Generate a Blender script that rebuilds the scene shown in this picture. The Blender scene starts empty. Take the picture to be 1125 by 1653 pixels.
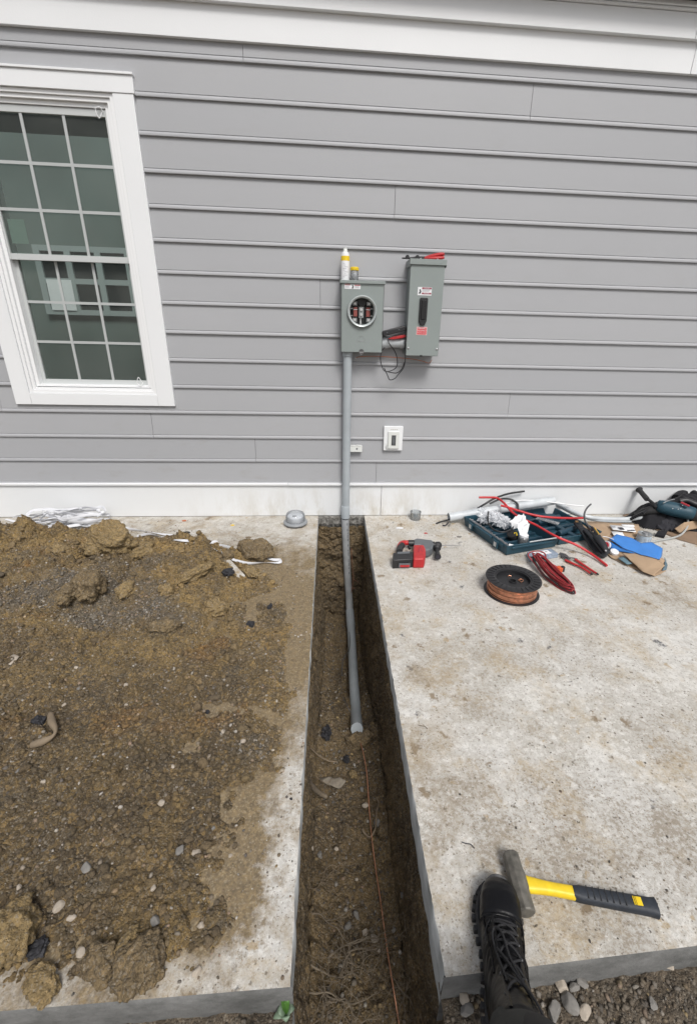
import bpy, math, random
import numpy as np
from mathutils import Vector, Matrix, noise
R = math.radians
random.seed(7)
sc = bpy.context.scene
col = sc.collection

# ------------------------------------------------------------------ camera
CAM = Vector((0.0, -3.37, 1.444))
PITCH, ROLL, YAW = R(22.73), R(1.584), R(4.768)
FPX, PPX, PPY = 734.1, 590.5, 826.5          # focal length and principal point for a 1125x1653 frame
cyw, syw, cp, sp = math.cos(YAW), math.sin(YAW), math.cos(PITCH), math.sin(PITCH)
FWD = Vector((syw*cp, cyw*cp, -sp)); RT = Vector((cyw, -syw, 0)); UP = RT.cross(FWD)
CA = math.cos(ROLL)*RT + math.sin(ROLL)*UP
CB = -math.sin(ROLL)*RT + math.cos(ROLL)*UP
cd = bpy.data.cameras.new('camera'); cam = bpy.data.objects.new('camera', cd); col.objects.link(cam)
m = Matrix((CA, CB, -FWD)).transposed().to_4x4(); m.translation = CAM
cam.matrix_world = m
cd.sensor_fit = 'VERTICAL'; cd.sensor_height = 24.0; cd.lens = FPX/1653*24.0
cd.shift_x = -28.0/1653; cd.clip_start = 0.02; cd.clip_end = 500
sc.camera = cam

# ------------------------------------------------------------------ world, sun, exposure (overcast)
w = bpy.data.worlds.new('World'); sc.world = w; w.use_nodes = True
nt = w.node_tree; bg = nt.nodes['Background']
sky = nt.nodes.new('ShaderNodeTexSky'); sky.sky_type = 'NISHITA'; sky.sun_disc = False
SUN_EL, SUN_ROT = 52, 165                     # sun high behind the photographer, a little to the left
sky.sun_elevation = R(SUN_EL); sky.sun_rotation = R(SUN_ROT); sky.air_density = 1.0; sky.dust_density = 4.0; sky.ozone_density = 1.0
hs = nt.nodes.new('ShaderNodeHueSaturation'); hs.inputs['Saturation'].default_value = 0.36
nt.links.new(sky.outputs[0], hs.inputs['Color']); nt.links.new(hs.outputs[0], bg.inputs[0])
bg.inputs[1].default_value = 0.105
sd = bpy.data.lights.new('sun', 'SUN'); sun = bpy.data.objects.new('sun', sd); col.objects.link(sun)
sd.energy = 1.8; sd.angle = R(18); sd.color = (1.0, 0.97, 0.93)
az = R(SUN_ROT)
sdir = Vector((math.sin(az)*math.cos(R(SUN_EL)), math.cos(az)*math.cos(R(SUN_EL)), math.sin(R(SUN_EL))))
sun.rotation_euler = sdir.to_track_quat('Z', 'Y').to_euler(); sun.location = (0, -6, 8)
vs = sc.view_settings; vs.view_transform = 'Standard'; vs.look = 'None'; vs.gamma = 1; vs.use_curve_mapping = False
vs.exposure = 0.30
sc.cycles.max_bounces = 8; sc.cycles.transparent_max_bounces = 16

# ------------------------------------------------------------------ measuring helpers (photo measurement -> place on a real plane)
def ray(px, py): return (px-PPX)/FPX*CA - (py-PPY)/FPX*CB + FWD
def G(px, py, z=0.0):
    d = ray(px, py); return CAM + d*((z-CAM.z)/d.z)
def W(px, py, y=0.0):
    d = ray(px, py); return CAM + d*((y-CAM.y)/d.y)

# ------------------------------------------------------------------ numpy noise
_rng = np.random.RandomState(11)
_lat = _rng.rand(256, 256)
def vnoise(x, y, s=0):
    x = np.asarray(x, float)+s*17.3; y = np.asarray(y, float)+s*9.7
    xi = np.floor(x).astype(int); yi = np.floor(y).astype(int); fx = x-xi; fy = y-yi
    fx = fx*fx*(3-2*fx); fy = fy*fy*(3-2*fy)
    a = _lat[xi & 255, yi & 255]; b = _lat[(xi+1) & 255, yi & 255]; c = _lat[xi & 255, (yi+1) & 255]; d = _lat[(xi+1) & 255, (yi+1) & 255]
    return (a*(1-fx)+b*fx)*(1-fy)+(c*(1-fx)+d*fx)*fy
def fbm(x, y, f, octv=4, s=0, g=.5):
    v = 0; a = 1; t = 0
    for i in range(octv):
        v = v+a*vnoise(x*f, y*f, s+i); t += a; a *= g; f *= 2.03
    return v/t

_lj = _rng.rand(256, 256, 3)
def worley(x, y, f, s=0):
    x = np.asarray(x, float)*f+s*13.1; y = np.asarray(y, float)*f+s*7.7; xi = np.floor(x).astype(int); yi = np.floor(y).astype(int)
    best = np.full(x.shape, 9.0); rnd_ = np.zeros(x.shape)
    for i in (-1, 0, 1):
        for j in (-1, 0, 1):
            c = _lj[(xi+i) & 255, (yi+j) & 255]; d = np.hypot(xi+i+c[..., 0]-x, yi+j+c[..., 1]-y); m_ = d < best; best = np.where(m_, d, best); rnd_ = np.where(m_, c[..., 2], rnd_)
    return best, rnd_
def lumps(x, y, f, s=0, lo=.3, p=2):
    d, r = worley(x, y, f, s); r = np.clip((r-lo)/(1-lo), 0, 1)**p; return np.sqrt(np.clip(1-(d/.62)**2, 0, 1))*r
# ------------------------------------------------------------------ materials
def mat(name, color, rough=.6, metal=0, bump=0, bscale=60, var=0, vscale=8, spec=None, coat=0, alpha=None, trans=0, detail=6, sheen=0):
    M = bpy.data.materials.new(name); M.use_nodes = True; n = M.node_tree; b = n.nodes['Principled BSDF']
    b.inputs['Roughness'].default_value = rough; b.inputs['Metallic'].default_value = metal
    b.inputs['Base Color'].default_value = (*color, 1)
    if spec is not None: b.inputs['Specular IOR Level'].default_value = spec
    if coat: b.inputs['Coat Weight'].default_value = coat; b.inputs['Coat Roughness'].default_value = .15
    if trans: b.inputs['Transmission Weight'].default_value = trans
    if alpha is not None: b.inputs['Alpha'].default_value = alpha
    if sheen: b.inputs['Sheen Weight'].default_value = sheen
    tc = n.nodes.new('ShaderNodeTexCoord')
    if var:
        nz = n.nodes.new('ShaderNodeTexNoise'); nz.inputs['Scale'].default_value = vscale; nz.inputs['Detail'].default_value = detail
        n.links.new(tc.outputs['Object'], nz.inputs['Vector'])
        mx = n.nodes.new('ShaderNodeMix'); mx.data_type = 'RGBA'
        mr = n.nodes.new('ShaderNodeMapRange'); mr.inputs[1].default_value = .3; mr.inputs[2].default_value = .7
        n.links.new(nz.outputs[0], mr.inputs[0]); n.links.new(mr.outputs[0], mx.inputs[0])
        mx.inputs[6].default_value = (*[max(0, c*(1-var)) for c in color], 1); mx.inputs[7].default_value = (*[min(1, c*(1+var)) for c in color], 1)
        n.links.new(mx.outputs[2], b.inputs['Base Color'])
    if bump:
        nb = n.nodes.new('ShaderNodeTexNoise'); nb.inputs['Scale'].default_value = bscale; nb.inputs['Detail'].default_value = 5
        n.links.new(tc.outputs['Object'], nb.inputs['Vector'])
        bp = n.nodes.new('ShaderNodeBump'); bp.inputs['Strength'].default_value = 1; bp.inputs['Distance'].default_value = bump
        n.links.new(nb.outputs[0], bp.inputs['Height']); n.links.new(bp.outputs[0], b.inputs['Normal'])
    return M
class NT:
    """small builder for layered procedural materials"""
    def __init__(s, name, rough=.9):
        s.M = bpy.data.materials.new(name); s.M.use_nodes = True; s.n = s.M.node_tree; s.b = s.n.nodes['Principled BSDF']
        s.b.inputs['Roughness'].default_value = rough; s.tc = s.n.nodes.new('ShaderNodeTexCoord').outputs['Object']
    def L(s, a, b): s.n.links.new(a, b)
    def noise(s, scale, detail=6, rough=.6, off=0, stretch=None, dist=0):
        mp = s.n.nodes.new('ShaderNodeMapping'); mp.inputs['Location'].default_value = (off, off*.7, off*.3)
        if stretch: mp.inputs['Scale'].default_value = stretch
        s.L(s.tc, mp.inputs[0])
        nz = s.n.nodes.new('ShaderNodeTexNoise'); nz.inputs['Scale'].default_value = scale; nz.inputs['Detail'].default_value = detail
        nz.inputs['Roughness'].default_value = rough; nz.inputs['Distortion'].default_value = dist
        s.L(mp.outputs[0], nz.inputs['Vector']); return nz.outputs[0]
    def voro(s, scale, out='Distance'):
        v = s.n.nodes.new('ShaderNodeTexVoronoi'); v.inputs['Scale'].default_value = scale; s.L(s.tc, v.inputs['Vector']); return v.outputs[out]
    def spots(s, scale, rad, prob, off=0, wob=1.1):
        nz = s.n.nodes.new('ShaderNodeTexNoise'); nz.inputs['Scale'].default_value = scale*2.2; nz.inputs['Detail'].default_value = 6; nz.inputs['Roughness'].default_value = .7
        s.L(s.tc, nz.inputs['Vector'])
        vm = s.n.nodes.new('ShaderNodeVectorMath'); vm.operation = 'MULTIPLY_ADD'; s.L(nz.outputs['Color'], vm.inputs[0]); vm.inputs[1].default_value = (wob/scale,)*3; 
        mp = s.n.nodes.new('ShaderNodeMapping'); mp.inputs['Location'].default_value = (off, off*.7, 0); s.L(s.tc, mp.inputs[0]); s.L(mp.outputs[0], vm.inputs[2])
        v = s.n.nodes.new('ShaderNodeTexVoronoi'); v.inputs['Scale'].default_value = scale; v.voronoi_dimensions = '2D'; s.L(vm.outputs[0], v.inputs['Vector'])
        c = s.n.nodes.new('ShaderNodeSeparateColor'); s.L(v.outputs['Color'], c.inputs[0])
        r = s.math('MULTIPLY', s.rng(c.outputs[1], 0, 1, .35, 1), rad)
        return s.math('MULTIPLY', s.rng(s.math('SUBTRACT', v.outputs['Distance'], r), .05, -.05), s.rng(c.outputs[0], 1-prob-.01, 1-prob))
    def rng(s, v, a, b, c=0, d=1):
        m_ = s.n.nodes.new('ShaderNodeMapRange'); 
        for i, q in enumerate((a, b, c, d)): m_.inputs[i+1].default_value = q
        s.L(v, m_.inputs[0]); return m_.outputs[0]
    def math(s, op, a, b):
        m_ = s.n.nodes.new('ShaderNodeMath'); m_.operation = op; m_.use_clamp = False
        for i, q in enumerate((a, b)):
            if isinstance(q, (int, float)): m_.inputs[i].default_value = q
            else: s.L(q, m_.inputs[i])
        return m_.outputs[0]
    def mix(s, f, a, b):
        m_ = s.n.nodes.new('ShaderNodeMix'); m_.data_type = 'RGBA'
        if isinstance(f, (int, float)): m_.inputs[0].default_value = f
        else: s.L(f, m_.inputs[0])
        for i, q in ((6, a), (7, b)):
            if isinstance(q, tuple): m_.inputs[i].default_value = (*q, 1)
            else: s.L(q, m_.inputs[i])
        return m_.outputs[2]
    def xyz(s):
        x = s.n.nodes.new('ShaderNodeSeparateXYZ'); s.L(s.tc, x.inputs[0]); return x.outputs
    def attr(s, name, nn=None):
        a = s.n.nodes.new('ShaderNodeAttribute'); a.name = nn or a.name; a.attribute_name = name; return a.outputs['Color']
    def out(s, c, h=None, dist=.004):
        s.L(c, s.b.inputs['Base Color'])
        if h is not None:
            bp = s.n.nodes.new('ShaderNodeBump'); bp.inputs['Distance'].default_value = dist; bp.inputs['Strength'].default_value = 1
            s.L(h, bp.inputs['Height']); s.L(bp.outputs[0], s.b.inputs['Normal'])
        return s.M

m_white = mat('white_trim_paint', (.74, .755, .77), .5, bump=.0005, bscale=150, var=.02, vscale=2)
m_vinyl = mat('white_vinyl', (.78, .79, .80), .35)
m_grid = mat('window_grid', (.42, .44, .44), .4)
m_soffit = mat('dark_soffit', (.07, .08, .10), .6)
m_metal = mat('grey_enclosure_paint', (.245, .278, .272), .42, bump=.0004, bscale=260, var=.03, vscale=5)
m_metal_dk = mat('enclosure_inside', (.20, .21, .21), .6)
m_galv = mat('galvanised_metal', (.5, .52, .53), .38, metal=.8)
m_ring = mat('ring_metal', (.50, .54, .54), .35, metal=.35)
m_pvc = mat('grey_pvc', (.36, .395, .42), .45, var=.07, vscale=9, bump=.0003, bscale=90)
m_pvc_lt = mat('light_grey_pvc', (.50, .53, .55), .4, var=.12, vscale=14)
m_black = mat('black_plastic', (.018, .018, .02), .45)
m_blackm = mat('matt_black', (.012, .012, .013), .8, bump=.001, bscale=120)
m_rubber = mat('black_rubber', (.025, .025, .027), .65, bump=.0008, bscale=200)
m_red = mat('red_plastic', (.42, .022, .025), .42, var=.12, vscale=30)
m_redcable = mat('red_cable_jacket', (.50, .03, .035), .4, var=.08, vscale=25)
m_orange = mat('orange_plastic', (.62, .10, .03), .45)
m_orangew = mat('orange_wire', (.45, .13, .04), .5)
m_yellow = mat('yellow_plastic', (.78, .55, .02), .45, var=.1, vscale=40)
m_teal = mat('teal_plastic', (.014, .055, .082), .52, bump=.0005, bscale=200, var=.12, vscale=10)
m_teal_dk = mat('teal_plastic_inside', (.014, .045, .07), .5)
m_steel = mat('steel', (.45, .45, .46), .35, metal=.9)
m_steel_dk = mat('dark_steel', (.13, .13, .135), .45, metal=.6)
m_copper = mat('copper_wire', (.66, .33, .21), .33, metal=.8, var=.3, vscale=45)
m_copper2 = mat('bare_copper', (.62, .30, .18), .4, metal=.55)
m_tape = mat('white_pull_tape', (.64, .65, .68), .6, bump=.0004, bscale=300)
m_paper = mat('white_paper', (.80, .81, .82), .75)
m_card = mat('cardboard', (.36, .255, .165), .85, var=.10, vscale=9, bump=.0004, bscale=60)
m_card_dk = mat('cardboard_dark', (.24, .165, .11), .85, var=.12, vscale=9)
m_blue = mat('blue_plastic_sheet', (.045, .20, .56), .5, bump=.0006, bscale=120, var=.06, vscale=12)
m_cloth = mat('black_fabric', (.012, .012, .015), .8, bump=.0012, bscale=140, sheen=.08, spec=.25)
m_trouser = mat('grey_trouser_fabric', (.035, .036, .034), .9, bump=.0006, bscale=400)
m_leather = mat('black_leather', (.005, .005, .006), .38, spec=.26, bump=.0010, bscale=75, var=.3, vscale=20)
m_nylon = mat('black_nylon', (.014, .016, .020), .7, bump=.0006, bscale=500)
m_grey = mat('grey_plastic', (.12, .13, .14), .5, var=.05, vscale=30)
m_hammer = mat('worn_hammer_steel', (.13, .122, .105), .6, metal=.2, var=.5, vscale=35, bump=.0008, bscale=60)
m_ivory = mat('ivory_plastic', (.66, .68, .66), .4)
m_dark = mat('dark_slot', (.06, .062, .065), .6)
m_redlabel = mat('red_print', (.50, .035, .05), .5)
m_maroon = mat('maroon_print', (.28, .03, .06), .5)
m_label = mat('label_white', (.74, .75, .77), .45)
m_ink = mat('black_ink', (.03, .03, .04), .6)
m_greyink = mat('grey_ink', (.32, .33, .36), .6)
m_bluelab = mat('blue_grey_label', (.42, .50, .58), .5, var=.15, vscale=60)
m_leaf = mat('green_leaf', (.06, .15, .025), .45, var=.25, vscale=60)
m_leaf2 = mat('pale_leaf', (.16, .22, .15), .5, var=.2, vscale=60)
m_root = mat('root_bark', (.17, .138, .10), .9, var=.25, vscale=60, bump=.001, bscale=200)
m_wood = mat('pale_wood', (.20, .155, .105), .8, var=.2, vscale=30)
m_room = mat('room_wall', (.105, .13, .122), .85, var=.25, vscale=1.2)
m_roomdk = mat('room_floor', (.15, .14, .12), .85)
m_paneldk = mat('dark_pane', (.012, .016, .018), .3)
m_curtain = mat('pale_grid', (.30, .34, .34), .6)

def glassmat(name, tint, refl, rough=.02, film=(0, 0, 0), filmw=0.0, smear=False):
    M = bpy.data.materials.new(name); M.use_nodes = True; n = M.node_tree; n.nodes.clear()
    o = n.nodes.new('ShaderNodeOutputMaterial'); t = n.nodes.new('ShaderNodeBsdfTransparent'); g = n.nodes.new('ShaderNodeBsdfGlossy')
    t.inputs[0].default_value = (*tint, 1); g.inputs['Roughness'].default_value = rough
    lw = n.nodes.new('ShaderNodeLayerWeight'); lw.inputs[0].default_value = refl
    mx = n.nodes.new('ShaderNodeMixShader'); n.links.new(lw.outputs['Fresnel'], mx.inputs[0])
    n.links.new(t.outputs[0], mx.inputs[1]); n.links.new(g.outputs[0], mx.inputs[2])
    last = mx.outputs[0]
    if filmw:
        d = n.nodes.new('ShaderNodeBsdfDiffuse'); d.inputs[0].default_value = (*film, 1)
        m2 = n.nodes.new('ShaderNodeMixShader'); m2.inputs[0].default_value = filmw
        if smear:
            tc = n.nodes.new('ShaderNodeTexCoord'); nz = n.nodes.new('ShaderNodeTexNoise'); nz.inputs['Scale'].default_value = 2.6; nz.inputs['Detail'].default_value = 7; nz.inputs['Roughness'].default_value = .6; nz.inputs['Distortion'].default_value = 1.2
            n.links.new(tc.outputs['Object'], nz.inputs['Vector']); mr = n.nodes.new('ShaderNodeMapRange'); mr.inputs[1].default_value = .35; mr.inputs[2].default_value = .65; mr.inputs[3].default_value = filmw*.75; mr.inputs[4].default_value = filmw*1.3
            n.links.new(nz.outputs[0], mr.inputs[0]); n.links.new(mr.outputs[0], m2.inputs[0])
        n.links.new(last, m2.inputs[1]); n.links.new(d.outputs[0], m2.inputs[2]); last = m2.outputs[0]
    n.links.new(last, o.inputs[0]); return M
m_glass = glassmat('window_glass', (.86, .92, .90), .18, film=(.36, .37, .35), filmw=.08, smear=True)  # smeared film: glass dust plus haze and uneven reflection put into the colour
m_clear = glassmat('clear_plastic', (.86, .88, .89), .35, .08, film=(.7, .72, .74), filmw=.18)
m_bag = mat('crinkled_plastic', (.80, .82, .85), .18, alpha=.42, spec=.8)
m_meterglass = glassmat('meter_glass', (.88, .90, .92), .30, .05, film=(.60, .63, .66), filmw=.30)

t = NT('siding_paint', .55)
_z = t.math('FLOOR', t.math('DIVIDE', t.math('SUBTRACT', t.math('ADD', t.xyz()[2], .1*0), .269), .178), 0)
_w = t.n.nodes.new('ShaderNodeTexWhiteNoise'); _w.noise_dimensions = '1D'; t.L(_z, _w.inputs['W'])
_c = t.mix(_w.outputs[0], (.350, .358, .376), (.378, .385, .402))
_c = t.mix(t.rng(t.noise(1.4, 6, .6), .3, .7, 0, .5), _c, (.345, .352, .368))
_c = t.mix(t.math('MULTIPLY', t.rng(t.noise(6, 9, .75, 8, (.6, 1, 1.5)), .55, .75), t.rng(t.xyz()[2], 1.1, .3, .12, .40)), _c, (.27, .255, .23))
_c = t.mix(t.math('MULTIPLY', t.rng(t.noise(300, 3, .6, 8), .68, .72), .4), _c, (.20, .20, .21))
m_siding = t.out(_c, t.noise(220, 5, .6), .0006)
# concrete slab: pale, powdery, with tan stains
def concrete(name, left):
    t = NT(name, .92)
    x = t.xyz()
    base = t.mix(t.rng(t.noise(2.2, 7, .6), .35, .65), (.44, .418, .375), (.54, .528, .50))
    near = t.rng(x[1], -.8, -2.5)                 # scraped and crusted towards the road edge, smoother by the house
    bias = t.math('ADD', t.rng(t.noise(2.3, 8, .65, 9), .3, .7, -.07, .07), t.rng(t.noise(13, 6, .7, 14), .3, .7, -.05, .05))
    g1 = t.math('ADD', t.noise(42, 13, .86, 3), bias); g2 = t.math('SUBTRACT', t.noise(60, 13, .86, 23), bias)
    base = t.mix(t.math('MULTIPLY', t.rng(g1, .50, .575), t.rng(near, 0, 1, .50, .95)), base, (.66, .645, .61))
    base = t.mix(t.math('MULTIPLY', t.rng(g2, .50, .595), t.rng(near, 0, 1, .38, .82)), base, (.25, .208, .155))
    tan = t.math('MULTIPLY', t.rng(t.noise(4.3, 12, .76, 21), .50, .61), t.rng(t.noise(60, 6, .8, 5), .38, .58, .15, 1))
    base = t.mix(t.math('MULTIPLY', tan, .58), base, (.38, .285, .155))
    brown = t.math('MULTIPLY', t.rng(t.noise(3.4, 12, .78, 41), .56, .64), t.rng(t.noise(55, 8, .8, 52), .40, .56, .1, 1))
    base = t.mix(t.math('MULTIPLY', brown, .70), base, (.20, .15, .09))
    for sc1, o1, rd_, pr_, c1, al in ((8, 3, .17, .13, (.19, .135, .075), .8), (13, 8, .16, .12, (.34, .235, .10), .6), (26, 15, .18, .10, (.13, .105, .075), .75), (60, 22, .22, .13, (.12, .098, .07), .7), (110, 37, .26, .14, (.14, .11, .08), .65), (7, 41, .10, .10, (.07, .072, .08), .85)):
        base = t.mix(t.math('MULTIPLY', t.spots(sc1, rd_, pr_, o1), al), base, c1)
    nt_ = t.math('MULTIPLY', t.rng(t.math('ABSOLUTE', t.math('SUBTRACT', x[0], .08), 0), .62, .20), t.rng(t.noise(8, 12, .8, 57), .46, .60)); base = t.mix(t.math('MULTIPLY', nt_, .55), base, (.29, .225, .14))
    specks = t.rng(t.noise(170, 3, .6, 31), .64, .70)
    base = t.mix(t.math('MULTIPLY', specks, .8), base, (.09, .075, .06))
    if left:
        # soil film trodden over the slab, thick near the heap, thin by the wall
        d = t.math('ADD', t.rng(x[1], -.30, -1.05, 0, .95), t.rng(x[0], -.10, -.40, .02, .28))
        d = t.math('ADD', d, t.rng(t.noise(6, 10, .75, 13), .3, .7, -.42, .42))
        edge = t.math('MULTIPLY', t.rng(t.math('ADD', x[0], t.rng(t.noise(14, 8, .7, 19), .3, .7, -.05, .05)), -.24, -.14, 0, 1), t.rng(x[1], -1.75, -2.35, 0, 1))
        d = t.math('SUBTRACT', d, t.math('MULTIPLY', edge, .95))
        d = t.math('SUBTRACT', d, t.math('MULTIPLY', t.rng(x[1], -2.68, -2.75), .7))
        f = t.rng(d, .25, .80, 0, .96)
        soil = t.mix(t.rng(t.noise(40, 9, .78, 8), .38, .62), (.135, .10, .058), (.275, .20, .102))
        cc_ = t.n.nodes.new('ShaderNodeSeparateColor'); t.L(t.voro(95, 'Color'), cc_.inputs[0])
        c2_ = t.n.nodes.new('ShaderNodeSeparateColor'); t.L(t.voro(210, 'Color'), c2_.inputs[0])
        soil = t.mix(t.rng(cc_.outputs[0], .5, 1, 0, .5), soil, (.10, .076, .045)); soil = t.mix(t.rng(c2_.outputs[0], .5, 1, 0, .5), soil, (.085, .065, .042)); soil = t.mix(t.rng(c2_.outputs[1], .7, 1, 0, .5), soil, (.36, .30, .20))
        base = t.mix(f, base, soil)
    h = t.math('ADD', t.noise(120, 8, .7), t.math('MULTIPLY', t.noise(12, 5, .6), 1.5))
    return t.out(base, h, .0022)
m_slabR = concrete('concrete_slab', False)
m_slabL = concrete('dirty_concrete_slab', True)
t = NT('cut_concrete', .9)
m_cut = t.out(t.mix(t.rng(t.noise(30, 8, .7, 2, (1, .25, 1)), .35, .65), (.42, .43, .42), (.62, .63, .62)), t.noise(60, 8, .7), .003)
t = NT('broken_concrete', .95)
m_broken = t.out(t.mix(t.rng(t.noise(40, 8, .7, 2), .38, .62), (.09, .085, .075), (.30, .29, .27)), t.noise(45, 8, .7), .012)
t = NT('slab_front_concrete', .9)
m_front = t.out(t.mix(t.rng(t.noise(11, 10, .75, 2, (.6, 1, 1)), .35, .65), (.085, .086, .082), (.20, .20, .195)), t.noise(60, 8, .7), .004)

def soilmat(name, c1, c2, c3, k=1.0, dist=.009, vs1=85, zones=False):
    t = NT(name, .95)
    a = t.mix(t.rng(t.noise(3.2, 7, .62), .38, .62), c1, c2)
    if zones:
        zc = t.n.nodes.new('ShaderNodeSeparateColor'); t.L(t.attr('Col', 'zone_attr'), zc.inputs[0])
        a = t.mix(zc.outputs[0], a, (.150, .136, .115)); a = t.mix(zc.outputs[1], a, (.44, .300, .115)); a = t.mix(zc.outputs[2], a, (.36, .185, .05))
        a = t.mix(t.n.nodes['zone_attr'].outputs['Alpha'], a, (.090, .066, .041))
    a = t.mix(t.math('MULTIPLY', t.rng(t.noise(5.5, 7, .65, 17), .55, .68), .75), a, c3)
    a = t.mix(t.rng(t.noise(60, 8, .75, 4), .40, .68, 0, .5), a, (c1[0]*.42, c1[1]*.42, c1[2]*.42))
    cell = t.n.nodes.new('ShaderNodeSeparateColor'); t.L(t.voro(vs1, 'Color'), cell.inputs[0])
    cell2 = t.n.nodes.new('ShaderNodeSeparateColor'); t.L(t.voro(vs1*2.4, 'Color'), cell2.inputs[0])
    a = t.mix(t.rng(cell.outputs[0], .5, 1, 0, .42), a, (c1[0]*.5, c1[1]*.5, c1[2]*.5)); a = t.mix(t.rng(cell.outputs[1], .6, 1, 0, .5), a, (c2[0]*1.25, c2[1]*1.2, c2[2]*1.15))
    a = t.mix(t.rng(cell2.outputs[0], .55, 1, 0, .45), a, (c1[0]*.42, c1[1]*.42, c1[2]*.44)); a = t.mix(t.rng(cell2.outputs[1], .75, 1, 0, .55), a, (.33, .29, .23))
    a = t.mix(t.rng(t.noise(150, 3, .6, 44), .64, .70, 0, .7), a, (.34, .30, .24))
    h = t.math('ADD', t.noise(75, 9, .78), t.math('ADD', t.math('MULTIPLY', t.voro(vs1), -.8), t.math('MULTIPLY', t.voro(vs1*2.4), -.5)))
    return t.out(a, h, dist)
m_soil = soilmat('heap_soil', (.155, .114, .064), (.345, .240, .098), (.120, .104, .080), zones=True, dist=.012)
m_clay = soilmat('yellow_clay', (.30, .215, .10), (.38, .275, .13), (.36, .20, .06))
m_claydk = soilmat('brown_clay', (.20, .148, .085), (.28, .205, .105), (.22, .15, .07))
m_trench = soilmat('trench_soil', (.125, .091, .052), (.25, .178, .088), (.092, .069, .045), dist=.010)
m_ground = soilmat('gravelly_ground', (.115, .092, .066), (.17, .135, .095), (.095, .08, .062))
t = NT('pebble_stone', .8)
m_peb = t.out(t.mix(t.rng(t.noise(120, 6, .7), .3, .7, 0, .45), t.attr('Col'), (.10, .085, .065)), t.noise(160, 5, .7), .0015)
t = NT('crumbly_soil', .95)
_c = t.mix(t.rng(t.noise(160, 8, .75), .35, .65, 0, .7), t.attr('Col'), (.075, .058, .038)); m_crumb = t.out(_c, t.math('ADD', t.noise(110, 9, .78), t.math('MULTIPLY', t.voro(140), -.5)), .008)
m_stone = mat('pale_stone', (.38, .33, .27), .8, var=.2, vscale=30, bump=.002, bscale=60)
m_stone2 = mat('grey_stone', (.19, .18, .165), .8, var=.25, vscale=30, bump=.002, bscale=60)
m_asph = mat('asphalt_lump', (.022, .022, .026), .7, var=.6, vscale=90, bump=.006, bscale=60)
t = NT('base_board_paint', .6)
_x = t.xyz()
_st = t.math('MULTIPLY', t.rng(t.noise(7, 8, .7, 2, (1, 1, .35)), .45, .68), t.math('MULTIPLY', t.rng(_x[2], .26, .02, .12, .85), t.math('MULTIPLY', t.rng(_x[0], -1.3, -.2), t.rng(_x[0], 1.2, .55))))
m_base = t.out(t.mix(_st, (.70, .715, .725), (.42, .38, .30)), t.noise(90, 6, .6), .0008)

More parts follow.
